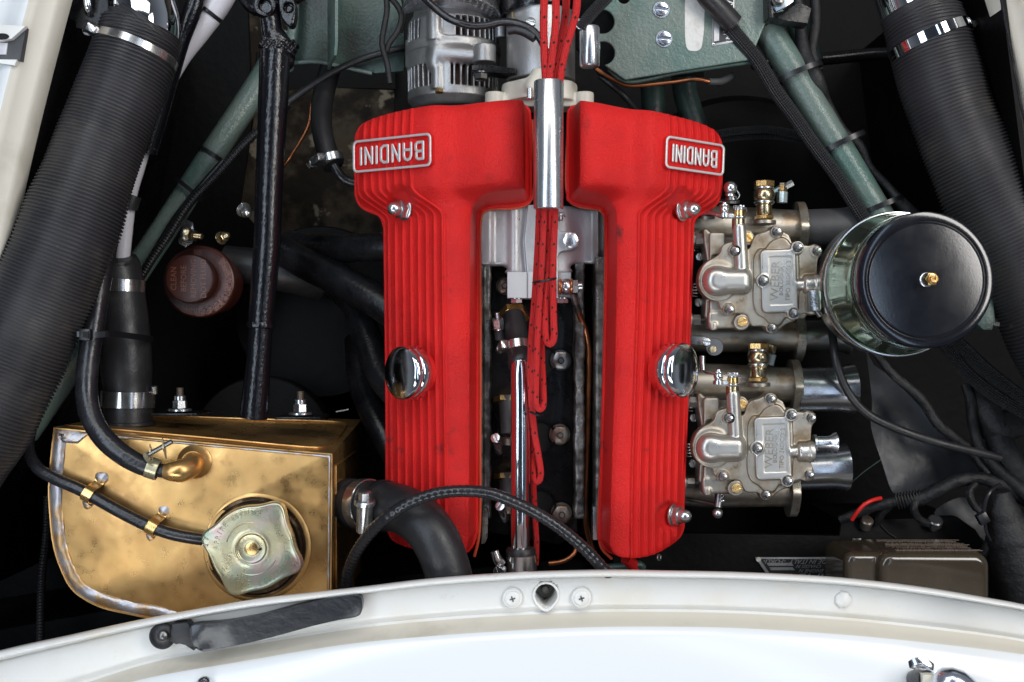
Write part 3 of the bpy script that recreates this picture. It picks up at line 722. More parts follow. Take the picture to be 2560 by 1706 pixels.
print('badge z', zA, zB, on_cover(1, 1668, 380).z, on_cover(1, 1795, 400).z)
badge(-1, cl, ((887, 356), (889, 433), (1083, 331), (1084, 419), zA + .002, zB + .002))
badge(1, cr, ((1806, 366), (1803, 440), (1659, 337), (1657, 424), on_cover(1, 1795, 400).z + .0035, on_cover(1, 1672, 380).z + .003))

# ---- stud nuts and chrome filler caps on the covers
def nut_on(side, px, py, parent, tilt, s=0.0165):
    p = on_cover(side, px, py); ax = Vector((math.sin(R(tilt)) * side, -0.02, math.cos(R(tilt)))); acorn(p + ax * .001, ax, s, parent)
nut_on(-1, 1016, 524, cl, 50); nut_on(1, 1702, 525, cr, 50); nut_on(1, 1680, 1287, cr, 52)
def filler(side, px, py, parent, tilt, yt=0.0):
    p = on_cover(side, px, py); ax = Vector((math.sin(R(tilt)) * side, yt, math.cos(R(tilt)))).normalized(); r = L(69, .05); m = frame(p - ax * .004, ax)
    o = part('filler_neck', cyl(r * .76, .012, 48).tf(m), RED, parent)
    kn = lathe([(r * .93, .011), (r * .985, .0125), (r * .985, .0205), (r * .95, .022)], 240, lambda i, n, z: 1 + (0.012 if i % 2 else -0.004))
    kn.sharp = 180; q = part('cap_knurl', kn.tf(m), CHROME, parent)
    pr = [(r * .955, .0215), (r * .955, .0225), (r * .99, .0235), (r * 1.0, .0255), (r * .985, .0278), (r * .95, .0290)]
    pr += [(r * .95 * math.cos(R(a)), .0290 + r * .17 * math.sin(R(a))) for a in range(8, 90, 8)] + [(.0001, .0290 + r * .17)]
    part('filler_cap', lathe(pr, 64).tf(m), CHR2, parent)
filler(-1, 1055, 932, cl, 47, 0.0); filler(1, 1655, 925, cr, 49, 0.0)

# ================================================================== CENTRE VALLEY
blk = thing('engine_block', 'grey aluminium cylinder head and black valley plate between the red cam covers', 'engine', P(1360, 900, -0.02))
def px_sculpt(x0, x1, y0, y1, z0, z1, h, zref, fn, rel=1):
    X, Y, Z = grid(x0, x1, y0, y1, z0, z1, h); g = sculpt(fn(X, Y, Z), (x0, y0, z0), h, zref, rel); g.sharp = 180; return g
def f_head(X, Y, Z):
    X2, Y2 = X[:, :, 0], Y[:, :, 0]
    o = smooth_poly([(1196, 520), (1512, 520), (1512, 652), (1500, 657), (1440, 657), (1428, 668), (1424, 684), (1272, 684), (1268, 672), (1256, 662), (1205, 662), (1196, 640)], 2)
    sd = sd_poly(X2, Y2, o)[:, :, None]
    strip = sd_poly(X2, Y2, smooth_poly([(1320, 505), (1392, 505), (1393, 565), (1402, 578), (1418, 580), (1440, 585), (1448, 604), (1440, 620), (1420, 626), (1402, 630), (1394, 645), (1393, 700), (1319, 700)], 2))[:, :, None]
    base = -18 + 14 * np.exp(-((X - 1286) / 16)**2) - 26 * sst(1395, 1470, X) + 20 * np.exp(-((X - 1496) / 7)**2) + 10 * sst(1240, 1222, X) * 1.0
    b = ext(sd, Z, -90, 0, 12.0); b = smax(b, Z - base, 10)
    s2 = ext(np.maximum(strip, sd), Z, -90, 2, 2.0)
    return smin(b, s2, 3)
part('head_casting', px_sculpt(1188, 1520, 512, 700, -60, 20, 1.5, 0.0, f_head), CASTL, blk)
# long inner walls of the two cam boxes
def f_wall(x0, x1, step, side):
    def f(X, Y, Z):
        cx = (x0 + x1) / 2; wob = 2.0 * np.sin(Y / 37.0) + 1.4 * np.sin(Y / 13.0 + 1) + 0.8 * np.sin(Y / 5.3)
        d = ext(np.maximum(np.abs(X - cx) - (x1 - x0) / 2, np.abs(Y - 930) - 385), Z, -200, -14, 8)
        wob2 = 1.3 * np.sin(Y / 9.1 + 2) * np.sin(X / 4.0) + 1.0 * np.sin(Y / 4.1)
        ridge = ext(np.maximum(np.abs(X - step) - 13 + wob * .5, np.abs(Y - 975) - 330), Z, -200, -44, 7) + wob2 * .5
        return smin(d, ridge, 6)
    return f
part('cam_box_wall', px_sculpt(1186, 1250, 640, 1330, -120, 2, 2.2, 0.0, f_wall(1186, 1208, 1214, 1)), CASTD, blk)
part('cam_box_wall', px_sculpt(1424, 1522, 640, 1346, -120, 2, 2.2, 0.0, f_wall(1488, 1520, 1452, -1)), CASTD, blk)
for pts in ([(1206, 1268), (1216, 1272), (1220, 1282), (1219, 1345), (1212, 1360), (1203, 1362)], [(1483, 1268), (1498, 1266), (1496, 1352), (1482, 1352)]):
    part('machined_boss', prism(ppoly(pts, .0), -.02, -.0015, .0008), MACH if pts[0][0] > 1400 else CASTD, blk)
part('valley_plate', prism(ppoly([(1222, 640), (1440, 640), (1444, 1330), (1398, 1362), (1222, 1330)], -.05), -.056, -.05, .001), BLACK, blk)
part('block_side', prism(ppoly([(1190, 250), (1510, 250), (1520, 700), (1516, 1340), (1190, 1340)], -.058), -.3, -.058, .004), BAY, blk)
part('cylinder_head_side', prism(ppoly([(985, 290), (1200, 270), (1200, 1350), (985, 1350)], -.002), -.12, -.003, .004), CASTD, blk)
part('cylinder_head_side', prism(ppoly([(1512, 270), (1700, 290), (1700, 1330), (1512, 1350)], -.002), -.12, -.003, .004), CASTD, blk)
# black covers with round lobes of the plugs
for (x, y, r) in ((1352, 905, 38), (1350, 1092, 36), (1352, 1260, 34)):
    part('plug_well', ring(L(r + 5, -.05), L(r, -.05), .003, 48).mv(P(x, y, -.0502)), BLACK, blk)
    part('plug_well_floor', cyl(L(r, -.05), .0008, 40).mv(P(x, y, -.0502)), HOLE, blk)
for (x, y, m) in ((1401, 901, DSTEEL), (1399, 1086, RUSTY), (1403, 1282, RUSTY)):
    part('head_nut', boltg(P(x, y, -.050), (0, 0, 1), L(40, -.05), .012, .004, .2), m, blk)
    part('nut_washer', ring(L(30, -.05), L(17, -.05), .002, 36).mv(P(x, y, -.0505)), BLACK, blk)
part('head_bolt', boltg(P(1426, 602, .000), (0, 0, 1), L(37, 0), .008, 0, washer=0), MACH, blk)
part('hidden_nut', boltg(P(1262, 716, -.05), (0, 0, 1), L(34, -.05), .008, .004), RUSTY, blk)
for x in (1294, 1402): part('small_screw', boltg(P(x, 536, -.012), (0.0, -0.6, .8), .008, .004, .006), STEEL, blk)
# oil gallery block and banjo union
ob = thing('oil_gallery_block', 'bright machined aluminium block bolted under the head casting, crossed by the red leads', 'oil union block', P(1340, 712, .0))
part('block_body', prism(ppoly([(1268, 680), (1319, 680), (1319, 746), (1268, 745)], .0), -.03, -.0005, .0004, 1), BLK2, ob)
part('block_face', prism(ppoly([(1319.6, 680), (1396, 680), (1396, 746), (1319.6, 746)], .002), -.03, .002, .0004, 1), BLK2, ob)
part('block_end', prism(ppoly([(1396.6, 681), (1428, 681), (1428, 744), (1396.6, 744)], -.004), -.03, -.004, .0006, 1), CASTL, ob)
for x in (1291, 1406): part('block_screw', boltg(P(x, 745, -.008), (0, -1, 0), L(27, 0), .0045, 0, washer=0.6), STEEL, ob)
bj = thing('banjo_union', 'zinc banjo bolt with two copper washers on the machined oil block', 'banjo bolt', P(1420, 717, .004))
ax = Vector((1, 0.0, .10)); o_ = P(1398, 717, .004)
part('copper_washer', cyl(L(21, 0), L(5, 0), 40).tf(frame(o_, ax)), COPPERB, bj)
part('banjo_eye', lathe([(L(16, 0), L(5, 0)), (L(20, 0), L(10, 0)), (L(21, 0), L(17, 0)), (L(20, 0), L(24, 0)), (L(16, 0), L(29, 0))], 36).tf(frame(o_, ax)), STEEL, bj)
part('copper_washer', cyl(L(20, 0), L(4.5, 0), 40).tf(frame(o_ + ax * L(29, 0), ax)), COPPERB, bj)
part('banjo_bolt', hexa(L(31, 0), L(15, 0)).tf(frame(o_ + ax * L(33.5, 0), ax)), STEEL, bj)
part('bolt_boss', lathe([(L(12, 0), 0), (L(12, 0), L(9, 0)), (L(9, 0), L(10, 0)), (L(8, 0), L(5, 0)), (.0001, L(5, 0))], 28).tf(frame(o_ + ax * L(48, 0), ax)), STEEL, bj)
op = thing('oil_pipe', 'brown copper oil pipe running down the right of the valley from the banjo union', 'copper pipe', P(1450, 900, -.01))
part('pipe_ferrule', ptube([(1431, 733, .000, 7), (1436, 748, -.004, 8.5), (1446, 778, -.012, 9)], 8, 16, .002), CASTD, op)
part('pipe', ptube([(1444, 774, -.012), (1452, 797, -.018), (1461, 819, -.022), (1470, 857, -.026), (1472, 900, -.028), (1470, 1003, -.03), (1466, 1141, -.03), (1463, 1244, -.03), (1466, 1313, -.034), (1476, 1358, -.045), (1490, 1390, -.06)], 7.6, 16), COPPER, op)
solo('brake_pipe', ptube([(1372, 1409, .0), (1385, 1408, .0), (1412, 1402, .0), (1436, 1384, .0), (1444, 1352, -.01)], 6, 14), COPPER, 'short curved copper pipe end beneath the valley just above the white nose', 'copper pipe')

# water transfer pipe, its hose and clamps
cp = thing('water_pipe', 'long chrome water pipe standing in the valley between the cam covers', 'chrome pipe', P(1300, 1140, .01))
part('pipe', ptube([(1296, 868, .004), (1299, 890, .012), (1300, 915, .017), (1301, 980, .017), (1301, 1200, .016), (1300, 1385, .012)], 24.5, 40, .003), CHR2, cp)
part('pipe_crease', lathe([(L(24, .01), 0), (L(24.4, .01), .0005), (L(24, .01), .001)], 32).tf(frame(P(1301, 1188, .016), (0, 1, 0))), CHROME, cp)
wh = thing('water_hose', 'short black rubber hose joining the chrome water pipe to a brass hexagon', 'hose', P(1290, 850, .0))
part('hose', ptube([(1284, 790, -.02, 27), (1288, 815, -.012, 28), (1294, 850, -.002, 28), (1298, 880, .006, 30), (1302, 903, .013, 33), (1303, 915, .0165, 32)], 28, 32, .002), RUBBER, wh)
part('hose_end', ptube([(1301, 897, .012, 31), (1302, 905, .0145, 34), (1303, 913, .0165, 31)], 31, 32, .0015), RUBBER, wh)
part('brass_hexagon', hexa(L(70, -.02), .010).tf(frame(P(1282, 782, -.030), (0.1, -0.75, .65))), BRASS, wh)
clamp('hose_clamp', 'tarnished clamp round the short hose at the top of the chrome pipe', P(1295, 866, .003), (.1, -.85, .3), L(29.5, 0), .0085, (-1, 0, .35), STAIN)
vt = solo('vent_screw', boltg(P(1247, 822, -.01), (-.1, .9, .35), .010, .010, .006, washer=.6), STEEL, 'small hexagonal bleed screw at the upper left edge of the valley', 'bolt')
solo('bleed_stub', ptube([(1247, 808, -.012), (1248, 830, -.012), (1250, 848, -.014)], 12, 16), RUBD, 'small dull grey stub below the bleed screw, left of the short water hose', 'pipe stub')
cl2 = thing('lower_hose_joint', 'black collar and steel clamp holding the foot of the chrome water pipe', 'hose joint', P(1306, 1400, .01))
part('rubber_collar', lathe([(L(30, .01), 0), (L(37, .01), .002), (L(38, .01), .007), (L(34, .01), .0095), (L(25, .01), .010)], 40).tf(frame(P(1302, 1394, .012), (0, 1, .0))), RUBBER, cl2)
part('clamp_band', ring(L(38, .01), L(30, .01), .024, 48).tf(frame(P(1304, 1448, .012), (0, 1, 0))), STAIN, cl2)
part('clamp_screw', slotg(P(1252, 1424, .022), (-.3, -.3, .9), L(15, 0), .006, .2), STEEL, cl2)
part('clamp_housing', ptube([(1236, 1378, .02, 11), (1243, 1398, .02, 13), (1252, 1410, .018, 14)], 12, 14), STAIN, cl2)
for i, (x, y) in enumerate(((1262, 985), (1262, 1178))):
    t = thing('side_hose', ('small grey side hose with brass hexagon, upper one left of the chrome pipe', 'small grey side hose with brass hexagon, lower one left of the chrome pipe')[i], 'hose', P(x, y + 40, -.03), 'side hoses behind the chrome pipe')
    part('hose', ptube([(x + 6, y + 4, -.032), (x + 8, y + 50, -.030), (x + 10, y + 100, -.026)], 21, 24), RUBD, t)
    part('brass_hexagon', hexa(L(58, -.03), .007).tf(frame(P(x + 5, y + 6, -.036), (0, -1, .25))), BRASS, t)
    s = thing('hose_clamp', ('slotted clamp screw left of the chrome pipe, beside the middle of the valley', 'slotted clamp screw left of the chrome pipe, just under the looping black cable')[i], 'hose clamp', P(1243, y + 115 - 15 * i, -.01))
    yy = 1098 if i == 0 else 1268; xx = 1241 if i == 0 else 1253
    part('screw', slotg(P(xx, yy, -.006), (-.25, .35, .9), L(12.5, 0), .005, .5 - i), STEEL, s)
    part('housing', ptube([(xx + 2, yy + 8, -.010, 10), (xx + 5, yy + 18, -.014, 12), (xx + 8, yy + 30, -.02, 11)], 11, 14), STAIN, s)
    part('band', ring(L(25, -.03), L(21, -.03), .007, 40).tf(frame(P(x + 11, yy + 14, -.028), (0, 1, 0))), RUSTY, s)

# ================================================================== IGNITION LEADS AND THEIR TUBE
sl = solo('lead_tube', lathe([(L(35, .09), 0), (L(37, .09), .0008), (L(37, .09), L(318, .09) - .0008), (L(35.5, .09), L(318, .09)), (L(33, .09), L(318, .09)), (L(33, .09), .004), (.0001, .004)], 64).tf(frame(P(1371, 524, .097), (0.003, 1, 0))), MACH,
          'polished silver tube lying between the two red covers with red leads passing through', 'lead tube')
up = [((1361, -30), (1359, 60), (1361, 140), (1365, 212), (1366, 300)), ((1389, -30), (1389, 60), (1380, 140), (1372, 212), (1374, 300)), ((1417, -30), (1413, 40), (1402, 110), (1388, 170), (1383, 215), (1380, 300)), ((1444, -30), (1440, 30), (1424, 90), (1410, 140), (1398, 212), (1388, 300))]
lab = ['leftmost red braided lead entering the silver tube from above', 'second red braided lead from the left above the silver tube', 'third red braided lead from the left, half hidden above the silver tube', 'rightmost red braided lead, slanting into the top of the silver tube']
for i, q in enumerate(up):
    z = [.118, .116, .104, .112][i]
    solo('ignition_lead', ptube([(x, y, z - .016 * min(1, max(0, y - 60) / 170) + (0, .004, -.006, .002)[i]) for x, y in q], 10, 18, .004), LEAD, lab[i], 'ignition lead', 'red leads above the silver tube')
lo = [[(1362, 480, .097), (1360, 540, .092), (1355, 640, .078), (1348, 760, .058), (1342, 880, .048), (1340, 985, .046), (1340, 1006, .045), (1343, 1018, .043), (1350, 1024, .042), (1357, 1018, .040), (1359, 1004, .037), (1355, 900, .034), (1354, 760, .040), (1366, 600, .060), (1374, 480, .085)],
      [(1388, 480, .094), (1386, 560, .086), (1382, 690, .066), (1384, 800, .056), (1385, 840, .054), (1382, 854, .053), (1375, 861, .052), (1368, 854, .051), (1365, 840, .051), (1365, 760, .054), (1372, 640, .070), (1378, 480, .097)],
      [(1349, 480, .092), (1345, 600, .076), (1337, 740, .050), (1327, 880, .036), (1328, 990, .026), (1336, 1080, .018), (1348, 1150, .012), (1352, 1185, .010), (1350, 1198, .010), (1343, 1205, .009), (1336, 1198, .008), (1334, 1184, .007), (1330, 1090, .006), (1327, 1030, .010)],
      [(1332, 960, .030), (1329, 1060, -.006), (1332, 1160, -.014), (1336, 1270, -.018), (1341, 1360, -.02), (1340, 1410, -.03)]]
lab = ['red braided lead looped back on itself just left of the first valley nut', 'short red braided lead loop ending beside the banjo union pipe', 'red braided lead loop hanging lowest beside the chrome pipe', 'thin red braided lead running along the chrome pipe to its foot']
for i, q in enumerate(lo): solo('ignition_lead', ptube(q, [8.2, 9, 8.4, 7.5][i], 18, .003), LEAD, lab[i], 'ignition lead', 'red leads below the silver tube')
solo('lead_ring', (lambda g: g)(tube([(P(1361 + 28 * math.cos(a), 701 + 3 * math.sin(a) - 5 * math.cos(a), .066) + Vector((0, 0, .0135 * math.sin(a))), .0012) for a in np.linspace(0, 2 * math.pi, 28)], 10, .003)), PLAST, 'black rubber ring holding the red leads over the machined block', 'rubber ring')
solo('lead_tie', ptube([(1325, 1030, .03), (1338, 1036, .034), (1350, 1040, .032), (1357, 1036, .026)], 2.8, 8), PLAST, 'thin black tie round the red leads at mid valley', 'wire tie')
# ================================================================== LEFT SIDE
def ribs(per, amp): return lambda s: amp * (1 + .25 * math.sin(s * 61) * math.sin(s * 23 + 1)) * (0.5 + 0.5 * math.cos(2 * math.pi * (s + .0006 * math.sin(s * 47) + .0004 * math.sin(s * 131)) / per)) ** 1.6 - amp * .5 + .0006 * math.sin(s * 38) + .0004 * math.sin(s * 95 + 2)
dl = thing('air_duct', 'wide ribbed black air duct curving down the left side of the bay', 'air duct', P(200, 500, .05), 'ribbed air ducts')
g = ptube([(352, 78, .030, 97), (329, 155, .034, 100), (246, 370, .044, 108), (162, 600, .055, 118), (52, 850, .062, 125), (-58, 1060, .07, 128), (-180, 1250, .07, 130)], 100, 72, .00058, rmod=ribs(.0034, .0023)); g.sharp = 180
part('ribbed_hose', g, DUCT, dl)
g = ptube([(372, 62, .030, 91), (350, 92, .031, 96), (333, 140, .033, 97)], 90, 64, .0006, rmod=ribs(.0034, .0016)); g.sharp = 180
part('hose_cuff', g, DUCT, dl)
axd = (P(329, 155, .034) - P(350, 92, .031)).normalized()
clamp('hose_clamp', 'dull steel band clamp round the top of the left ribbed duct', P(338, 128, .033), axd + Vector((-.06, 0, .0)), L(104, .033), .0075, (-.9, .2, .55), STAIN, scr=.008)
solo('intake_pipe', ptube([(352, -60, .020, 90), (350, 0, .022, 90), (358, 60, .026, 90), (355, 95, .028, 88)], 90, 64), CHROME, 'polished intake pipe entering the left ribbed duct at the top edge', 'intake pipe')
solo('slim_pipe', ptube([(412, -40, -.01), (408, 60, -.01), (400, 170, -.015)], 17, 24), CHROME, 'slim chrome pipe beside the polished intake pipe, top left', 'chrome pipe')
t = thing('striker', 'black bracket with a chrome hook above the left duct', 'bracket', P(200, 50, .06))
part('bracket_plate', prism(ppoly([(118, -30), (300, -40), (262, 74), (150, 40)], .05), .045, .049, .001), BLACK, t)
part('bracket_flange', prism(ppoly([(186, 40), (262, 60), (268, 84), (190, 70)], .052), .030, .052, .001), BLACK, t)
part('hook', ptube([(216, -40, .062), (217, 0, .060), (220, 22, .058), (222, 34, .052)], 9, 16), CHROME, t)
sv = thing('tube_sleeve', 'black textured sleeve with white tube running behind the left duct', 'sleeved tube', P(450, 120, .0))
part('black_sleeve', ptube([(500, -40, .0), (482, 25, .0), (452, 100, -.004), (425, 190, -.01), (400, 280, -.02), (370, 380, -.03)], 23, 24), BLACKW, sv)
wt = thing('white_tube', 'white painted tube slanting down from the top behind the left duct', 'painted tube', P(430, 200, -.03))
part('tube', ptube([(575, -50, -.02, 34), (540, 15, -.02, 33), (497, 72, -.022, 32), (441, 150, -.026, 29), (388, 255, -.032, 27), (343, 400, -.038, 24), (322, 490, -.042, 20), (314, 560, -.046, 19), (304, 670, -.05, 18)], 30, 32), WTUBE, wt)
part('rubber_sleeve', ptube([(331, 488, -.040), (325, 505, -.040), (321, 520, -.041)], 23, 24), RUBBER, wt)
part('tie', band(P(525, 32, -.02), (P(497, 72, -.022) - P(540, 15, -.02)), L(33, -.02), .004), PLAST, wt)
# chassis tube
ct = thing('chassis_tube', 'sage green chassis tube crossing behind the black steering column on the left', 'chassis tube', P(480, 450, -.1), 'green chassis tubes')
part('tube', ptube([(720, 90, -.13, 32), (640, 222, -.12, 32), (525, 395, -.11, 31.5), (385, 612, -.10, 33), (250, 805, -.10, 36), (60, 1080, -.10, 38)], 32, 40), GREEN, ct)
sc = thing('wrapped_cable', 'thin shiny spiral-wound cable lying along the left green chassis tube', 'cable', P(480, 480, -.08))
part('cable', ptube([(720, 262, -.09), (655, 320, -.08), (606, 366, -.075), (540, 440, -.072), (474, 510, -.07), (425, 585, -.07), (380, 650, -.07), (340, 715, -.07)], 10, 16), COIL, sc)
solo('hidden_cable', ptube([(560, 402, -.085), (500, 470, -.082), (440, 545, -.08), (400, 610, -.08), (352, 690, -.08)], 9, 14), RUBG, 'plain black cable between the green tube and the spiral-wound cable', 'cable')
tax = P(525, 395, -.11) - P(385, 612, -.10)
ztie(P(529, 388, -.11), tax, L(33, -.11), .0042, (.3, .2, -1), 'cable tie round the green left chassis tube, upper of the pair')
ztie(P(474, 474, -.10), tax + Vector((0.02, 0, 0)), L(41, -.1), .0045, (.3, .2, -1), 'cable tie round the green left chassis tube and cable, lower of the pair', rz=L(36, -.1))
# steering column and joint
st = thing('steering_column', 'glossy black steering column with knuckle joint at its top', 'steering column', P(660, 600, .0))
part('shaft', ptube([(688, 130, .012, 38), (684, 230, .012, 37.5), (672, 480, .008, 34), (668, 600, .006, 33.5), (652, 815, .002, 31.5)], 35, 48), BLACKW, st)
part('lower_shaft', ptube([(652, 815, .002, 29.5), (648, 880, .0, 30), (634, 1045, -.004, 35)], 32, 48), BLACKW, st)
part('weld_ring', lathe([(L(30, 0), 0), (L(34.5, 0), .0012), (L(35.5, 0), .0035), (L(33, 0), .006)], 48, lambda i, n, z: 1 + .02 * math.sin(i * 1.7) + .015 * math.sin(i * 3.1)).tf(frame(P(652, 822, .002), (.05, 1, 0))), BLACKW, st)
def f_yoke(X, Y, Z):
    y1 = sd_seg(X, Y, Z, (672, 24, 34), (690, 150, 28), 26, 30); y2 = sd_seg(X, Y, Z, (700, 100, 36), (708, 150, 20), 22, 26)
    e = sd_cylx(X, Y, Z, 2, (668, 22), 28, 10, 66, 3); d = smin(smin(y1, y2, 14), e, 8)
    w_ = sd_seg(X, Y, Z, (674, 118, 38), (722, 122, 30), 23) + 4 * np.sin(X / 4.2) * np.sin(Y / 5.1 + X / 9) + 3 * np.sin(X / 2.9 + 2) * np.cos(Y / 3.3)
    d = smin(d, w_, 9); d = smax(d, -sd_cylx(X, Y, Z, 2, (668, 22), 15, 44, 90, 2), 3); return d
part('weld_and_fork', px_sculpt(630, 760, -30, 190, -20, 90, 1.8, .012, f_yoke), BLACKW, st)
def f_yoke2(X, Y, Z):
    d = ext(sd_poly(X[:, :, 0], Y[:, :, 0], smooth_poly([(706, -40), (730, -20), (744, 20), (740, 66), (724, 72), (706, 50), (698, 10)], 2))[:, :, None], Z, 20, 56, 6)
    d = smax(d, -sd_cylx(X, Y, Z, 2, (726, 26), 13, 40, 90, 2), 3); return np.minimum(d, sd_cylx(X, Y, Z, 2, (726, 28), 9, 20, 48, 2))
part('cross_fork', px_sculpt(680, 760, -60, 90, 0, 80, 1.8, .012, f_yoke2), BLACKW, st)
part('bearing_cap', cyl(L(13, .03), .003, 24).mv(P(668, 22, .029)), BLACKW, st)
solo('column_bracket', ptube([(600, -30, -.03), (640, 20, -.02), (700, 10, -.01), (760, -20, -.01)], 20, 16), BLACKW, 'black fork stub behind the knuckle joint at the top edge', 'bracket')
# brake fluid reservoir
br = thing('brake_reservoir', 'round brown plastic brake fluid reservoir cap with raised lettering', 'fluid reservoir', P(491, 704, -.10))
zb = -.105; c = P(497, 704, zb); r = L(91, zb)
part('reservoir_body', cyl(r * .86, .05, 64, .002).mv(P(503, 705, zb) + Vector((0, 0, -.05))), BROWN, br)
part('outer_cap', lathe([(r * .97, -.012), (r, -.010), (r, -.003), (r * .97, .0005), (r * .93, .0015), (r * .90, .001), (r * .60, .001), (.0001, .001)], 96).mv(c), BROWN, br)
kn = lathe([(r * .655, 0), (r * .655, .017), (r * .64, .018)], 160, lambda i, n, z: 1 + (.012 if i % 2 else -.012)); kn.sharp = 180
c2 = P(474, 697, zb + .019) - Vector((0, 0, .019))
part('knurled_cap', kn.mv(c2), BROWN, br)
part('cap_face', lathe([(r * .645, .0175), (r * .63, .0188), (r * .57, .0192), (.0001, .0192)], 72).mv(c2), BROWN, br)
g = G()
for i, s in enumerate(('CLEAN', 'BEFORE', 'REMOVING', 'DOT FLUID')):
    g.join(textg(s, .0085, .00025, font_narrow=.95).tf(Matrix.Translation(c2 + Vector((-.0165 + .0105 * i, 0, .0194))) @ Matrix.Rotation(R(90), 4, 'Z')))
part('cap_lettering', g, PRINTB, br)
g = G()
for k, (rad, s) in enumerate(((.80, 'USE ONLY APPROVED FLUID FROM SEALED CONTAINER'), (.90, 'CLEAN FILLER CAP BEFORE REMOVING AND REFITTING'))):
    for i, ch in enumerate(s):
        if ch == ' ': continue
        a = R(-120 + i * (165 / len(s))); g.join(textg(ch, .0058, .0002).tf(Matrix.Translation(c + Vector((r * rad * math.cos(a), r * rad * math.sin(a), .0013))) @ Matrix.Rotation(a + R(90), 4, 'Z')))
for i in range(5): g.join(box(.0007, .0062, .0006).mv(c + Vector((-.0045 + i * .0018, r * .79, .0013))))
part('ring_lettering', g, PRINTB, br)
# bolts nearby and the metal bracket
t = thing('union_bracket', 'thin bent metal bracket with brass nut and stud above the brown cap', 'bracket', P(468, 585, -.09))
part('bracket', prism(ppoly([(452, 556), (462, 548), (480, 556), (484, 580), (478, 608), (462, 618), (446, 610), (444, 600), (456, 585)], -.09), -.095, -.0925, .0005), STEEL, t)
part('nut', boltg(P(470, 588, -.09), (.85, -.12, .45), .0105, .009, .010, .3, .85), OLDBR, t)
part('collar', ring(.0085, .005, .006, 24).tf(frame(P(464, 588, -.092), (.85, -.12, .45))), STEEL, t)
solo('panel_nut', boltg(P(552, 596, -.11), (.75, .2, .6), .0095, .007, .006, .3, .75), OLDBR, 'small plated nut on a stud between the brown cap and the column', 'nut')
solo('panel_bolt', boltg(P(608, 524, -.12), (.6, -.5, .6), .011, .008, .005, .3, .75), STEEL, 'small zinc nut left of the steering column above the brown cap', 'nut')
solo('servo_body', ptube([(560, 655, -.17, 42), (640, 668, -.17, 46), (720, 682, -.17, 50), (800, 700, -.19, 52)], 46, 32), RUBBER, 'dim grey cylinder lying behind the steering column', 'cylinder')
# round black cover under the column (its rim catches the light)
rc = P(655, 1120, -.16); rr = L(178, -.16)
solo('round_cover', lathe([(rr * .98, -.03), (rr, -.028), (rr, -.001), (rr * .985, 0), (rr*.98, -.0006), (.0001, -.0006)], 96).mv(rc), BAY, 'large round black cover plate behind the brass tank', 'cover plate')
rc = P(800, 780, -.22); rr = L(215, -.22)
solo('brake_drum_cover', lathe([(rr, -.03), (rr, -.002), (rr * .985, 0), (.0001, .0)], 96).mv(rc), BAY, 'big dark disc low in the bay left of the engine', 'cover plate')
# exhaust manifold
mf = thing('exhaust_manifold', 'black painted exhaust pipes curving out left of the red cover', 'exhaust manifold', P(850, 750, -.07))
part('pipe', ptube([(1010, 625, -.05), (930, 618, -.06), (860, 622, -.08), (780, 618, -.12), (700, 610, -.16)], 36, 32), BLACK, mf)
part('pipe', ptube([(1010, 800, -.05), (930, 745, -.06), (850, 700, -.075), (770, 660, -.10), (690, 615, -.15)], 42, 32), BLACK, mf)
part('pipe', ptube([(1010, 1010, -.05), (950, 935, -.07), (920, 850, -.09), (890, 770, -.11), (840, 710, -.13)], 36, 32), BLACK, mf)
part('pipe', ptube([(1010, 1180, -.08), (945, 1060, -.10), (905, 960, -.13), (895, 850, -.16)], 34, 32), BLACK, mf)
# small hoses and cables left of the cover
t = thing('heater_hose', 'black hose with a steel clamp hanging left of the red cover with the badge', 'hose', P(815, 300, -.08))
part('hose', ptube([(836, 140, -.14, 26), (816, 205, -.12, 27), (804, 270, -.10, 27), (806, 330, -.085, 26), (820, 385, -.075, 26), (834, 415, -.07, 27)], 27, 32), RUBBER, t)
part('pipe', ptube([(832, 408, -.072), (845, 432, -.072), (862, 450, -.074), (890, 459, -.076), (930, 462, -.08)], 12, 20), RUBG, t)
clamp('hose_clamp', 'bright worm-drive clamp at the foot of the black hose left of the cover', P(828, 398, -.073), (.28, -.95, .1), L(28, -.07), .0085, (-.7, -.25, .7), STEEL, scr=.009)
solo('slim_cable', ptube([(700, 272, -.09), (760, 228, -.09), (830, 182, -.085), (900, 150, -.08), (985, 125, -.08), (1050, 110, -.09)], 8.5, 14), RUBBER, 'slim dark cable crossing from the column up towards the alternator', 'cable')
solo('copper_line', ptube([(778, 260, -.2), (772, 310, -.2), (750, 355, -.2), (726, 392, -.2), (700, 430, -.21)], 4.5, 12), COPPER, 'thin copper brake line in the shadows right of the column', 'copper pipe')
for i, q in enumerate(([(960, -30), (968, 20), (962, 60), (955, 110), (968, 160), (975, 210)], [(960, -20), (990, 10), (1004, 40), (994, 80), (975, 105), (965, 130)], [(1000, -30), (1012, 10), (1006, 60), (1000, 80)])):
    solo('loom_wire', ptube([(x, y, -.05 - .004 * i) for x, y in q], 7.5, 12), TAPE, ('black taped wire hanging straight down beside the alternator', 'black wire bent into a loop left of the alternator', 'short black wire at the very top left of the alternator')[i], 'wire')
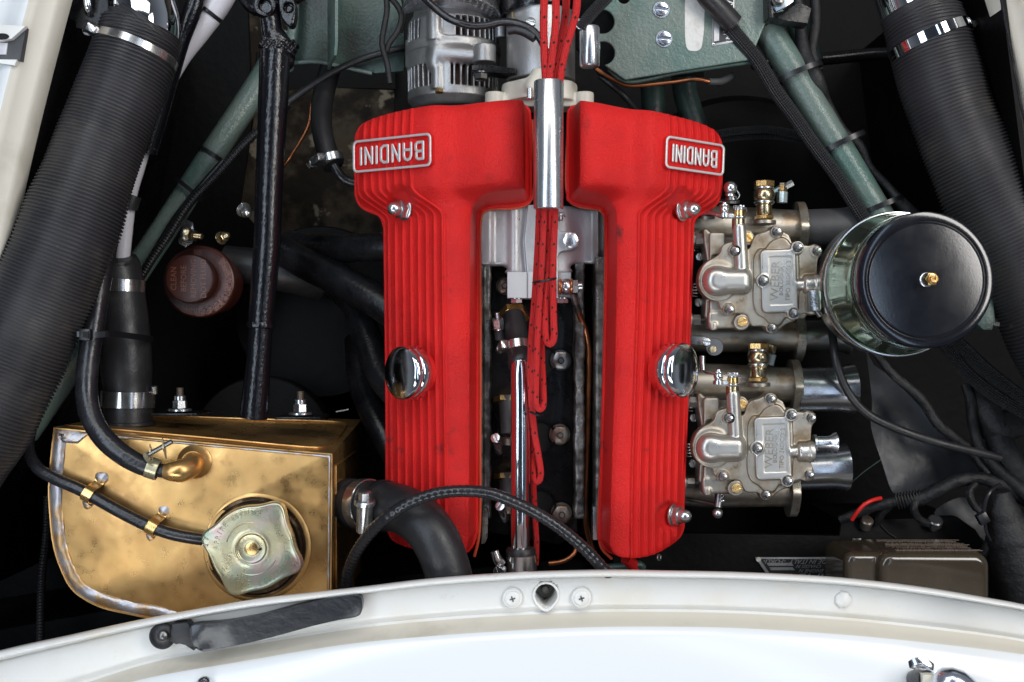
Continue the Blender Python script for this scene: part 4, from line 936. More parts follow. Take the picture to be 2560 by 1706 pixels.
# green bulkhead pieces, top left of the engine
gb = thing('bulkhead_bracket', 'folded green bracket with an upright fin behind the steering column top', 'bracket', P(850, 90, -.06))
part('back_plate', prism(ppoly([(735, -60), (1010, -60), (1010, 178), (940, 184), (853, 166), (738, 148), (726, 160)], -.09), -.095, -.09, .001), GREEND, gb)
part('fin', prism([(0, 0), (.09, 0), (.09, .058), (.078, .066), (0, .066)], -.0015, .0015, .0006).tf(Matrix.Translation(P(822, -40, -.085)) @ Matrix(((0, .28, 1, 0), (-1, 0, 0, 0), (0, 1, 0, 0), (0, 0, 0, 1))) ), GREEN, gb)
part('folded_flange', ptube([(735, -60, -.07), (733, 60, -.07), (722, 150, -.075), (722, 170, -.085)], 13, 16), GREEN, gb)
part('lower_lip', ptube([(728, 158, -.086), (790, 155, -.086), (850, 166, -.086), (930, 184, -.088)], 5, 12), GREEN, gb)

# ================================================================== BRASS HEADER TANK
ZT = .035
tk = thing('header_tank', 'brass radiator header tank with soldered seams and filler neck', 'header tank', P(470, 1300, .0))
fr = [(133, 1068), (480, 1102), (832, 1134), (831, 1300), (829, 1500), (828, 1640), (600, 1630), (420, 1560), (330, 1540), (243, 1518), (180, 1478), (150, 1425), (131, 1365), (123, 1300), (119, 1225), (124, 1150)]
def offs(poly, d):
    a = sum(poly[i][0] * poly[(i + 1) % len(poly)][1] - poly[(i + 1) % len(poly)][0] * poly[i][1] for i in range(len(poly))); s = 1 if a > 0 else -1; o = []
    for i in range(len(poly)):
        p0, p1, p2 = [Vector(poly[(i + j) % len(poly)]) for j in (-1, 0, 1)]
        n1 = Vector((-(p1 - p0).y, (p1 - p0).x)).normalized() * s; n2 = Vector((-(p2 - p1).y, (p2 - p1).x)).normalized() * s
        nn = (n1 + n2).normalized(); o.append(tuple(p1 + nn * d / max(.5, nn.dot(n1))))
    return o
def densify(poly, step):
    o = []
    for i in range(len(poly)):
        a, b = Vector(poly[i]), Vector(poly[(i + 1) % len(poly)]); k = max(1, int((b - a).length / step))
        for j in range(k): o.append(tuple(a.lerp(b, j / k)))
    return o
# rounded outline with crisp upper corners
frw = densify([fr[0], fr[1], fr[2], fr[3], fr[4], fr[5], fr[6]] , 30)
fl_ = catmull([(Vector((*p, 0)), 1) for p in [fr[6]] + fr[7:] + [(fr[0][0], fr[0][1])]], 12)
outl = [tuple(P(x, y, ZT)[:2]) for x, y in ([fr[0], fr[1], fr[2], fr[3], fr[4], fr[5]] + [(q[0].x, q[0].y) for q in fl_[:-1]])]
outl = densify(outl, .008)
def strip(poly, d0, z0, d1, z1):
    a = offs(poly, d0) if d0 else poly; b = offs(poly, d1) if d1 else poly; n = len(poly)
    V = [(x, y, z0) for x, y in a] + [(x, y, z1) for x, y in b]; return G().add(V, [(i, (i + 1) % n, n + (i + 1) % n, n + i) for i in range(n)])
# sides of the tank, tapering to the back, with a pressed rib frame on the top and right side
def back_lift(x, y, z):
    px_ = 1280 + x / L(1, ZT); py_ = 853 - y / L(1, ZT); top = 1068 + (px_ - 133) * .0944
    return y + L(40, -.17) * np.clip((px_ - 133) / 700, 0, 1) * np.clip(1 - (py_ - top) / 400, 0, 1) * (ZT - z) / (ZT + .17)
bk = strip(outl, 0, -.17, 0, ZT - .001); nb = len(outl); bk.V = [(x, float(back_lift(x, y, z)), z) for x, y, z in bk.V]
g = bk.join(strip(outl, 0, ZT - .001, .0004, ZT)).join(strip(outl, .0004, ZT, .0016, ZT)).join(strip(outl, .0016, ZT, .0020, ZT - .0015)); g.sharp = 30
part('tank_sides', g, TANK, tk)
# face panel: slightly pillowed
ins = offs(outl, .0020); cx_, cy_ = P(470, 1310, ZT)[:2]; V = []; F = []; n = len(ins); rings_ = 22
for j in range(rings_ + 1):
    t = j / rings_
    for x, y in ins:
        X_ = x + (cx_ - x) * t; Y_ = y + (cy_ - y) * t
        dz = -.0015 + .0045 * (1 - (1 - t) ** 3) + .0006 * math.sin(X_ * 60 + 2) * math.sin(Y_ * 75) * min(1, t * 3); V.append((X_, Y_, ZT + dz))
for j in range(rings_):
    for i in range(n): F.append((j * n + i, j * n + (i + 1) % n, (j + 1) * n + (i + 1) % n, (j + 1) * n + i))
g = G().add(V, F); g.sharp = 180; part('face_panel', g, TANK, tk)
# solder fillet: a wobbly strip following the seam (wide down the left and along the bottom)
V = []; F = []; m = len(outl); rnd = random.Random(3)
for i in range(m):
    x, y = outl[i]
    px_ = x / KC + 1280; py_ = 853 - y / KC
    wd = .0022 + .0004 * rnd.random()
    if px_ < 700 and y < P(0, 1180, ZT).y: wd = .013 + .003 * math.sin(i * .7) + .002 * rnd.random()
    if x < P(200, 0, ZT).x: wd = .0125 + .002 * math.sin(i * .9) + .001 * rnd.random()
    q = offs(outl, .0022)[i] if False else None
    V.append(wd)
o0 = offs(outl, .0019)
cen = [offs(outl, d) for d in (.0019, .004, .007, .010, .0135)]
VV = []
for i in range(m):
    wd = V[i]
    for k, fz in enumerate((0, .55, 1.0, .8, 0.0)):
        dd = .0019 + wd * (0, .22, .5, .8, 1.0)[k]; j0 = max(j for j in range(5) if (.0019, .004, .007, .010, .0135)[j] <= dd + 1e-9); 
        j1 = min(4, j0 + 1); d0 = (.0019, .004, .007, .010, .0135)[j0]; d1 = (.0019, .004, .007, .010, .0135)[j1]; f = 0 if j1 == j0 else (dd - d0) / (d1 - d0)
        a = cen[j0][i]; b = cen[j1][i]; VV.append((a[0] + (b[0] - a[0]) * f, a[1] + (b[1] - a[1]) * f, ZT + .0003 + .0009 * fz - (.0010 if k == 0 else 0) + (-.0006 if k == 4 else .0)))
for i in range(m):
    for k in range(4): F.append((i * 5 + k, ((i + 1) % m) * 5 + k, ((i + 1) % m) * 5 + k + 1, i * 5 + k + 1))
g = G().add(VV, F); g.sharp = 180; part('solder_seam', g, SOLDER, tk)
# pressed frame on the upper face and the right end of the tank
yt = P(0, 1078, ZT).y
A = P(133, 1068, ZT); B = P(832, 1134, ZT)
def top_pt(t, z, up=.0008): q = A.lerp(B, t); n_ = Vector((-(B - A).y, (B - A).x, 0)).normalized(); return Vector((q.x, float(back_lift(q.x, q.y, z)), z)) + n_ * up
part('pressed_rib', tube([(top_pt(.02, .018), .0011), (top_pt(.5, .018), .0011), (top_pt(.93, .018), .0011), (top_pt(.955, .010), .0011), (top_pt(.955, -.13), .0011), (top_pt(.93, -.14), .0011), (top_pt(.5, -.14), .0011), (top_pt(.02, -.14), .0011)], 8, .004), TANK, tk)
xr = P(831, 0, ZT).x
part('pressed_rib', tube([(Vector((xr + .0006, P(0, 1170, ZT).y, .018)), .0011), (Vector((xr + .0008, P(0, 1480, ZT).y, .018)), .0011)], 8, .004), TANK, tk)
part('pressed_rib', tube([(Vector((xr + .0006, P(0, 1170, ZT).y, .018)), .0011), (Vector((xr + .0006, P(0, 1170, ZT).y, -.12)), .0011)], 8, .004), TANK, tk)
# filler neck well and pressure cap
nc = P(640, 1368, ZT + .002); rn = L(128, ZT)
NK = M('neck_dark_brass', (0.09, 0.060, 0.04), 0.25, 0.9, var=(60, (0.30, 0.21, 0.12), 0.5, 0.75), rv=.08)  # darker brass for the filler well and neck
part('neck_flange', lathe([(rn * 1.07, 0), (rn * 1.02, .0011), (rn * .985, .0012), (rn * .965, .0004)], 96).mv(nc), TANK, tk)
part('neck_well', lathe([(rn * .968, .0006), (rn * .95, -.001), (rn * .90, -.006), (rn * .55, -.010), (rn * .5, -.010)], 96).mv(nc), NK, tk)
part('filler_neck', lathe([(rn * .92, -.012), (rn * .92, .004), (rn * .88, .006), (rn * .76, .006), (rn * .74, .020), (rn * .70, .021), (.0001, .0212)], 72).mv(nc), NK, tk)
pc = thing('pressure_cap', 'yellow zinc four-eared radiator pressure cap on the brass tank', 'radiator cap', nc + Vector((-.003, .002, .024)))
# cap: heightfield plate with four lobes, centre dimple and turned-down skirt
cc = nc + Vector((-.0045, .003, .0)); zc_ = .030; V = []; F = []; NA, NR = 240, 34
cc = P(629, 1372, zc_ + ZT); cc.z = 0
def lobes(a):
    ang = [R(58), R(-22), R(-114), R(168)]; amp = [1.0, 1.0, .92, .97]; r_ = .0
    for q, am in zip(ang, amp):
        d = (a - q + math.pi) % (2 * math.pi) - math.pi; r_ += am * math.exp(-(d / .27) ** 2)
    return r_
RB = L(110, .06)
prof_r = [0, .06, .12, .15, .152, .17, .2, .30, .325, .335, .345, .36, .40, .42, .46, .55, .62, .64, .66, .75, .85, .92, .95, .975, .99, 1.0, 1.002, .985]
prof_z = [.0004, .0004, .0004, .0002, -.0008, -.0012, -.0012, -.0011, -.0008, .0001, .0005, .0007, .0006, .0004, .0003, .0003, .0003, .0003, .0003, .0002, .0000, .0002, .0004, -.0004, -.0018, -.004, -.0085, -.009]
for r_, dz in zip(prof_r, prof_z):
    for i in range(NA):
        a = 2 * math.pi * i / NA; w_ = sst(.45, 1.0, r_); rr = RB * r_ * (1 + .235 * lobes(a) * w_ - .03 * w_)
        V.append((cc.x + rr * math.cos(a), cc.y + rr * math.sin(a), ZT + zc_ + dz + .0022 * lobes(a) * sst(.7, 1, r_) * -1.0))
for j in range(len(prof_r) - 1):
    for i in range(NA): F.append((j * NA + i, (j + 1) * NA + i, (j + 1) * NA + (i + 1) % NA, j * NA + (i + 1) % NA))
g = G().add(V, F); g.sharp = 55; part('cap_plate', g, PASS, pc)
g = G(); rt = RB * .80
def ringtext(g, s, a0, a1, rad, size, inward=False, z=.0003):
    for i, ch in enumerate(s):
        if ch == ' ': continue
        a = R(a0 + (a1 - a0) * i / max(1, len(s) - 1)); g.join(textg(ch, size, .0005, font_narrow=.85).tf(Matrix.Translation(Vector((cc.x + rad * math.cos(a), cc.y + rad * math.sin(a), ZT + zc_ + z))) @ Matrix.Rotation(a + (R(90) if inward else -R(90)), 4, 'Z')))
ringtext(g, 'SEMPRE LENTAMENTE', -142, 10, rt, .0085, True)
ringtext(g, 'APRIRE', 178, 138, rt, .0075); ringtext(g, 'ESTRUSA', 122, 78, rt, .0075)
ringtext(g, '27', 176, 168, RB * 1.06, .007); ringtext(g, '89', -28, -20, RB * 1.06, .007, True)
part('cap_lettering', g, PASS, pc)
g = tube([(Vector((cc.x + RB * .58 * math.cos(a), cc.y + RB * .58 * math.sin(a), ZT + zc_ + .0002)), .0007) for a in np.linspace(R(85), R(165), 20)], 8, .002)
g.join(tube([(Vector((cc.x + RB * .60 * math.cos(a), cc.y + RB * .60 * math.sin(a), ZT + zc_ + .0000)), .0007) for a in np.linspace(R(-110), R(-25), 20)], 8, .002)); part('direction_arrow', g, PASS, pc)
part('rivet', lathe([(RB * .15, -.002), (RB * .145, .0006), (RB * .11, .0010), (.0001, .0008)], 32).mv((cc.x, cc.y, ZT + zc_ - .0002)), BRASS, pc)
part('rivet_slot', box(.003, .0022, .0008, .0003).tf(Matrix.Translation((cc.x + RB * .19, cc.y - .0008, ZT + zc_ - .0009)) @ Matrix.Rotation(.5, 4, 'Z')), HOLE, pc)
# elbow union for the overflow hose
el = thing('brass_elbow', 'dull brass elbow stub soldered to the tank face', 'pipe elbow', P(470, 1165, .05))
part('elbow', ptube([(412, 1178, .064, 20), (430, 1179, .064, 25), (450, 1178, .062, 29), (472, 1170, .055, 28), (482, 1160, .045, 27), (486, 1152, .032, 29)], 26, 32, .002), TANK, el)
part('elbow_stub', ptube([(398, 1177, .064, 17), (414, 1178, .064, 18)], 18, 24, .002), RUBBER, el)
part('root_fillet', lathe([(L(44, .04), 0), (L(36, .04), .0022), (L(29, .04), .006)], 32).mv(P(486, 1156, .0365)), TANK, el)
oh = thing('overflow_hose', 'black hose curving down in front of the fat hose to the brass elbow', 'hose', P(240, 900, .05))
part('hose', ptube([(282, 520, .0, 24), (270, 600, .012, 25), (250, 715, .03, 26), (232, 830, .04, 26), (219, 920, .047, 26.5), (217, 990, .052, 27), (230, 1048, .058, 27), (262, 1098, .063, 27), (308, 1138, .065, 26), (352, 1162, .065, 25), (392, 1175, .064, 24)], 26, 36, .003), RUBG, oh)
sp = thing('spring_clip', 'gold plated spring clip with raised ears on the hose at the brass elbow', 'hose clip', P(385, 1165, .06))
ah = (P(392, 1175, .064) - P(352, 1162, .065)).normalized()
part('clip_band', band(P(383, 1171, .064), ah, L(25, .064), .0105, .0010), PASS, sp)
part('clip_ear', box(.0085, .0012, .016, .0004).tf(frame(P(378, 1130, .074), (.1, .5, .8), (1, .2, 0))), PASS, sp)
part('clip_ear', box(.011, .0012, .020, .0004).tf(frame(P(411, 1122, .074), (.1, .55, .8), (1, .25, 0))), PASS, sp)
part('clip_screw', tube([(P(372, 1136, .080), .0022), (P(430, 1104, .080), .0022)], 12, .002), DSTEEL, sp)
part('clip_nut', hexa(.0085, .004).tf(frame(P(372, 1140, .080), (-.8, -.4, .1))), PASS, sp)
# breather hose held by two brass tabs
bh = solo('breather_hose', ptube([(76, 1075, .02, 15), (70, 1110, .03, 15), (76, 1142, .038, 15), (98, 1174, .044, 15.5), (140, 1198, .047, 15.5), (203, 1226, .049, 15.5), (293, 1276, .050, 15.5), (369, 1314, .050, 15.5), (432, 1336, .050, 15.5), (500, 1348, .048, 15.5), (540, 1352, .044, 15)], 15.5, 28, .003), RUBG, 'thin black breather hose strapped across the brass tank face', 'hose')
for i, (x, y) in enumerate(((222, 1236), (381, 1318))):
    t = thing('brass_tab', ('bent brass tab strapping the thin hose, nearer the tank left edge', 'bent brass tab strapping the thin hose, nearer the pressure cap')[i], 'hose tab', P(x, y, .045), 'brass tabs on the tank')
    a_ = (P(293, 1276, .05) - P(203, 1226, .049)).normalized(); n_ = Vector((-a_.y, a_.x, 0)); c = P(x, y, .05); hw = .0045; V = []; F = []
    pth = [(.0185, -.0128), (.0120, -.0128), (.0095, -.0115), (.0078, -.006), (.0070, .0), (.0045, .0050), (0, .0070), (-.0045, .0050), (-.0070, .0), (-.0074, -.006), (-.0085, -.0118), (-.0125, -.0126)]
    for th in (0, .0009):
        for d, z in pth:
            for s in (-1, 1): V.append(c + n_ * (d + (th if d > 0 else -th) * (1 if abs(d) < .009 else 0)) + a_ * s * hw + Vector((0, 0, z + th)))
    k = len(pth)
    for j in range(k - 1):
        for o_ in (0, 2 * k): F.append((o_ + 2 * j, o_ + 2 * j + 1, o_ + 2 * j + 3, o_ + 2 * j + 2))
        for s in (0, 1): F.append((2 * j + s, 2 * j + 2 + s, 2 * k + 2 * j + 2 + s, 2 * k + 2 * j + s))
    g = G().add(V, F); g.sharp = 60; part('tab', g, BRASS, t)
    part('solder_blob', lathe([(.0062, 0), (.0045, .0012), (.0001, .0016)], 20, lambda i, n, z: 1 + .1 * math.sin(i)).mv(c + n_ * .015 + Vector((0, 0, -.0125))), SOLDER, t)
    part('solder_blob', lathe([(.0052, 0), (.0035, .0010), (.0001, .0013)], 20, lambda i, n, z: 1 + .1 * math.sin(i)).mv(c - n_ * .012 + Vector((0, 0, -.0128))), SOLDER, t)
# fat hose with two band clamps standing on the tank, and its tie
ZF = -.045
fh = thing('radiator_hose', 'fat black rubber hose bulging above the brass tank with two steel bands', 'hose', P(318, 860, ZF))
part('hose', ptube([(294, 645, ZF + .002, 46), (296, 660, ZF, 53), (299, 695, ZF, 56), (303, 735, ZF, 57), (309, 800, ZF, 60), (313, 860, ZF, 62), (316, 920, ZF, 62), (318, 975, ZF, 58), (320, 1010, ZF, 60), (321, 1062, ZF, 60)], 58, 56, .003), RUBBER, fh)
for y, r_, w_ in ((715, 55.5, .0125), (998, 61.5, .0165)):
    part('steel_band', band(P(301 if y < 800 else 320, y, ZF), (.03, 1, 0), L(r_, ZF) + .0006, w_, .001, 64), STAIN, fh)
part('hose_foot', ring(L(64, ZF), L(56, ZF), .004, 48).tf(frame(P(322, 1064, ZF), (0, 1, 0))), RUBBER, fh)
part('band_screw', cyl(.0035, .008, 16).tf(frame(P(386, 985, ZF), (0, 1, .2))), STEEL, fh)
t = thing('cable_tie', 'black cable tie with square head strapping the curved hose to the fat hose', 'cable tie', P(290, 840, .01))
pts = [(236, 838, .072), (262, 836, .070), (300, 837, .045), (340, 842, .02), (368, 846, -.01), (381, 848, -.045), (370, 848, -.09), (300, 845, -.10), (240, 840, -.05), (206, 838, .02), (208, 838, .055), (222, 838, .070)]
V = []; F = []; q = catmull([(P(*p), 1) for p in pts], .004); hw = .0028
for i, (p, _) in enumerate(q):
    T_ = (q[min(i + 1, len(q) - 1)][0] - q[max(0, i - 1)][0]).normalized(); n_ = T_.cross(Vector((0, 1, 0))).normalized()
    for dy, dn in ((-hw, 0), (hw, 0), (hw, .0012), (-hw, .0012)): V.append(p + Vector((0, dy, 0)) - n_ * dn)
for i in range(len(q) - 1):
    for k in range(4): F.append((4 * i + k, 4 * i + (k + 1) % 4, 4 * i + 4 + (k + 1) % 4, 4 * i + 4 + k))
part('strap', G().add(V, F), PLAST, t)
part('head', box(.0105, .0108, .0075, .0016).mv(P(215, 837, .072)), PLAST, t)
part('head_slot', box(.0052, .0058, .0008).mv(P(214, 837, .0762)), HOLE, t)
part('tail', box(.004, .005, .001).mv(P(198, 836, .070)), PLAST, t)
# tank studs
for i, (x, y) in enumerate(((450, 1029), (751, 1038))):
    t = thing('tank_stud', ('zinc stud and nut on the tank top, nearer the fat hose', 'zinc stud and nut on the tank top, nearer the right end')[i], 'stud', P(x, y, -.03), 'studs on the tank top')
    part('washer', cyl(L(29, -.03), .0022, 40).tf(frame(P(x, y - 1, -.03), (0, 1, 0))), STEEL, t)
    part('nut', hexa(L(31, -.03), .0085).tf(frame(P(x, y - 7, -.03), (0, 1, 0))), STEEL, t)
    part('nut_collar', cyl(L(14, -.03), .005, 24).tf(frame(P(x, y - 27, -.03), (0, 1, 0))), STEEL, t)
    pr = []; h0 = 0
    for k in range(7): pr += [(L(9, -.03), h0 + k * .0013), (L(7.6, -.03), h0 + k * .0013 + .0007)]
    part('thread', lathe(pr, 20).tf(frame(P(x, y - 38, -.03), (0, 1, 0))), RUSTY, t)
    part('bracket_foot', box(.046, .0025, .05, .0008).mv(P(x + 4, y + 4, -.045)), BLACK, t)
solo('shock_stub', ptube([(840, 1030, -.05), (862, 1026, -.05), (872, 1024, -.05)], 2.5, 10), DSTEEL, 'tiny bright screw tip in the dark between tank and red cover', 'screw')
# bottom outlet hose
bo = thing('bottom_hose', 'thick black rubber elbow hose from the brass tank bending down past the red cover', 'hose', P(1040, 1330, .05))
part('hose', ptube([(862, 1258, .0, 56), (885, 1260, .005, 57), (925, 1262, .02, 59), (967, 1266, .038, 61), (1010, 1276, .058, 61), (1052, 1302, .072, 61), (1086, 1345, .08, 60), (1110, 1400, .082, 59), (1127, 1460, .08, 58), (1140, 1560, .06, 58)], 60, 64, .003), RUBBER, bo)
part('outlet_spigot', ptube([(820, 1256, -.012, 60), (872, 1258, .0, 60)], 60, 48, .003), TANK, bo)
part('hose_lip', ptube([(868, 1257, -.002, 61), (884, 1259, .004, 61)], 60, 56, .002), RUBBER, bo)
ax_ = (P(925, 1262, .02) - P(885, 1260, .005)).normalized()
cw = thing('worm_clamp', 'worm-drive steel clamp with perforated band on the elbow hose beside the tank', 'hose clamp', P(915, 1262, .015))
part('band', band(P(914, 1262, .016), ax_, L(60, .016) + .0006, .0125, .0012, 72), STAIN, cw)
zh = .075
part('housing', cyl(.0078, .034, 24, .0015).tf(frame(P(911, 1332, .055) , (.06, 1, .25))), STAIN, cw)
part('screw_collar', cyl(.0098, .005, 28, .001).tf(frame(P(912, 1263, .066), (.06, 1, .25))), STEEL, cw)
part('screw_head', hexa(.0105, .009).tf(frame(P(912, 1252, .068), (.06, 1, .25))), STEEL, cw)
g = G()
sdv = Vector((0, .35, .93)).normalized(); tnv = ax_.cross(sdv)
for i in range(13):
    an = .1 + i * .075; d = sdv * math.cos(an) - tnv * math.sin(an) if (sdv * math.cos(an) - tnv * math.sin(an)).y > sdv.y * .3 else sdv * math.cos(an) + tnv * math.sin(an)
    g.join(box(.0075, .0013, .0008, .0002, 1).tf(frame(P(914, 1262, .016) + d * (L(60, .016) + .0018), d, ax_.cross(d))))
part('worm_slots', g, DSTEEL, cw)
ztie(P(957, 1265, .034), (P(967, 1266, .038) - P(925, 1262, .02)), L(62, .036), .0065, (0, -.6, -.8), 'black cable tie round the elbow hose and the looping ribbed cable')
lc = thing('speedometer_cable', 'glossy black ribbed cable looping over the elbow hose and the chrome pipe', 'cable', P(1200, 1230, .1))
g = ptube([(862, 1500, .02, 14), (868, 1440, .04, 14), (893, 1378, .07, 14.5), (930, 1328, .092, 15), (971, 1291, .108, 15), (1021, 1259, .112, 15), (1092, 1234, .112, 15), (1165, 1228, .112, 15), (1225, 1234, .112, 15), (1283, 1255, .112, 15), (1368, 1299, .112, 15), (1449, 1361, .108, 15), (1512, 1427, .10, 15), (1560, 1490, .09, 15)], 15, 24, .0011, rmod=lambda s: .00028 * max(-.4, math.sin(2 * math.pi * s / .0058)))
part('sheath', g, RUBG, lc)
solo('wing_cable', ptube([(118, 1240, -.06), (116, 1330, -.06), (104, 1450, -.05), (100, 1600, -.05), (96, 1750, -.05)], 10, 16), COIL, 'spiral-wound cable hanging down left of the brass tank', 'cable')
# handle on the nose
hb = thing('grab_strap', 'worn dark blue-black metal strap bolted in the white nose gutter at lower left', 'strap', P(640, 1540, .12))
ZH = .118
part('strap', prism([tuple(P(x, y, ZH + .004)[:2]) for x, y in smooth_poly([(474, 1572), (486, 1561), (560, 1555), (650, 1539), (740, 1515), (820, 1497), (885, 1488), (902, 1494), (906, 1512), (902, 1534), (890, 1543), (850, 1550), (780, 1566), (700, 1588), (620, 1608), (560, 1620), (515, 1629), (493, 1625), (480, 1606)], 4)], ZH - .006, ZH + .004, .0016), M('strap_paint', (.008, .010, .015), .32, 0, .3, speck=(110, (.4, .37, .33), .735, .78), bump=(90, .0005)), hb)
part('strap_end', prism([tuple(P(x, y, ZH)[:2]) for x, y in [(430, 1560), (468, 1556), (482, 1575), (492, 1612), (484, 1628), (466, 1606), (440, 1612), (424, 1604)]], ZH - .012, ZH + .001, .002), RUBBER, hb)
part('bolt_washer', lathe([(L(33, ZH), 0), (L(33, ZH), .003), (L(26, ZH), .0055), (L(14, ZH), .0065), (.0001, .0066)], 40).mv(P(408, 1589, ZH - .008)), RUBBER, hb)
part('bolt_head', lathe([(L(15, ZH), 0), (L(14, ZH), .004), (L(9, ZH), .0058), (.0001, .0064)], 32).mv(P(408, 1589, ZH - .002)), DSTEEL, hb)
solo('bonnet_peg', lathe([(L(22, .13), 0), (L(21, .13), .006), (L(12, .13), .010), (.0001, .011)], 40).mv(P(512, 1712, .128)), CHROME, 'chrome peg just entering the bottom edge on the white bonnet', 'peg')
# latch at lower right
lt = thing('bonnet_latch', 'blurred chrome latch and rod on the white bonnet at lower right', 'latch', P(2320, 1690, .13)); ZL = .135
part('escutcheon', lathe([(L(52, ZL), 0), (L(50, ZL), .003), (L(38, ZL), .005), (L(30, ZL), .0052)], 48).mv(P(2296, 1692, ZL - .010)), CHR2, lt)
part('latch_barrel', ptube([(2290, 1700, ZL), (2302, 1696, ZL + .012), (2318, 1700, ZL + .022)], 24, 32), RUBG, lt)
part('latch_block', box(.008, .02, .012, .001).mv(P(2312, 1712, ZL + .022)), CREAMF, lt)
part('latch_collar', ptube([(2322, 1712, ZL + .022), (2348, 1706, ZL + .026)], 27, 32), CREAMF, lt)
part('latch_knob', ptube([(2346, 1712, ZL + .026, 26), (2362, 1706, ZL + .03, 36), (2386, 1712, ZL + .032, 42), (2420, 1745, ZL + .03, 44), (2450, 1790, ZL + .025, 40)], 38, 40), M('soft_blue_chrome', (.74, .79, .90), .22, 1.0), lt)
# ================================================================== CARBURETTORS
ZC = .02; kc = L(1, ZC)
def f_carb(X, Y, Z):
    X2, Y2 = X[:, :, 0], Y[:, :, 0]
    out = [(1747, 700), (1752, 672), (1768, 654), (1790, 642), (1801, 632), (1806, 616), (1822, 606), (1850, 604), (1864, 622), (1876, 618), (1882, 600), (1894, 585), (1912, 580), (1924, 574), (1934, 564), (1950, 568), (1962, 580), (1974, 588), (1981, 604), (1990, 610), (2008, 612), (2024, 614), (2038, 610), (2054, 618), (2056, 636), (2046, 650), (2044, 690), (2044, 740), (2052, 764), (2048, 782), (2034, 788), (2016, 784), (1998, 790), (1986, 804), (1968, 810), (1948, 826), (1934, 834), (1918, 824), (1908, 816), (1884, 816), (1874, 804), (1868, 788), (1852, 784), (1832, 786), (1812, 782), (1800, 768), (1796, 756), (1776, 746), (1756, 730)]
    sd = sd_poly(X2, Y2, smooth_poly(out, 3))[:, :, None]
    plate = ext(sd, Z, -40, -2, 4)
    d = plate
    # terrace under the lid
    ter = sd_poly(X2, Y2, smooth_poly([(1884, 700), (1884, 648), (1896, 624), (1912, 622), (1926, 606), (1950, 594), (1968, 600), (1982, 622), (1996, 632), (1996, 770), (1984, 788), (1962, 796), (1950, 812), (1928, 812), (1910, 796), (1890, 782), (1882, 750)], 3))[:, :, None]
    d = smin(d, ext(ter, Z, -30, 5, 4), 4)
    lid = sd_rbox2(X, Y, 1945, 703, 45, 79, 14, -.035)
    d = smin(d, ext(lid, Z, -20, 13, 5), 2.0)
    d = smax(d, -ext(sd_rbox2(X, Y, 1949.5, 703, 28.5, 60, 3, -.035), Z, 12.0, 30, .5), .6)
    # float bowl dome
    dm = sd_rbox2(X, Y, 1820, 703, 58, 32, 22); dm = smax(dm, (1786 - X) * 0 + dm, 1)
    lefte = np.sqrt((X - 1792)**2 + ((Y - 703))**2) - 36
    d = smin(d, ext(smin(dm, lefte, 8), Z, -24, 30, 25), 7)
    fl = np.sqrt((X - 1796)**2 + (Y - 703)**2) - 50
    d = smin(d, ext(fl, Z, -40, 0, 3), 4)
    # neck up to the pump arm shaft
    d = smin(d, sd_seg(X, Y, Z, (1847, 570, 4), (1853, 668, 2), 17), 5)
    d = smax(d, -ext(np.maximum(np.abs(X - 1847) - 60, Y - 572), Z, -60, 60, 0.5), .8) if False else d
    # bosses under the nuts
    for x, y, r, h_ in ((1941, 580, 15, 3), (1991, 620, 16, 13), (2042, 628, 13, 1), (1836, 628, 16, 3), (1905, 703, 17, 13), (1822, 774, 15, 2), (1981, 784, 16, 12), (2037, 770, 13, 1), (1929, 820, 14, 1)):
        d = smin(d, ext(np.sqrt((X - x)**2 + (Y - y)**2) - r, Z, -35, h_, 2), 4)
        d = smax(d, -ext(np.sqrt((X - x)**2 + (Y - y)**2) - (r - 3.5), Z, h_ - 1.2, 60, .4), .5)
    # vent pipe run to the right of the lid
    d = smin(d, sd_cylx(X, Y, Z, 0, (712, -2), 15, 1985, 2042, 3), 4)
    d = smin(d, sd_cylx(X, Y, Z, 0, (712, -2), 24, 2008, 2050, 6), 5)
    d = smin(d, sd_cylx(X, Y, Z, 0, (712, -2), 27, 2034, 2050, 4), 3)
    # body below the cover
    b = sd_poly(X2, Y2, smooth_poly([(1765, 570), (1800, 585), (1860, 590), (1960, 590), (2000, 620), (2036, 640), (2036, 780), (1980, 800), (1900, 812), (1780, 808), (1772, 740), (1778, 680)], 3))[:, :, None]
    d = np.minimum(d, ext(b, Z, -110, -40, 6))
    # brass jet seats
    for x, y in ((1868, 594), (1856, 806)): d = smin(d, ext(np.sqrt((X - x)**2 + (Y - y)**2) - 20, Z, -60, -8, 3), 4)
    return d
def f_back(X, Y, Z):
    d = ext(sd_rbox2(X, Y, 1799, 690, 21, 112, 8), Z, -80, -24, 6)
    d = smax(d, -ext(sd_rbox2(X, Y, 1812, 690, 30, 55, 10), Z, -100, -10, 2), 3)
    d = smin(d, ext(sd_rbox2(X, Y, 1820, 800, 46, 22, 8), Z, -80, -20, 8), 6)
    d = smin(d, sd_cylx(X, Y, Z, 1, (1788, -26), 10, 806, 826, 3), 4)
    return d
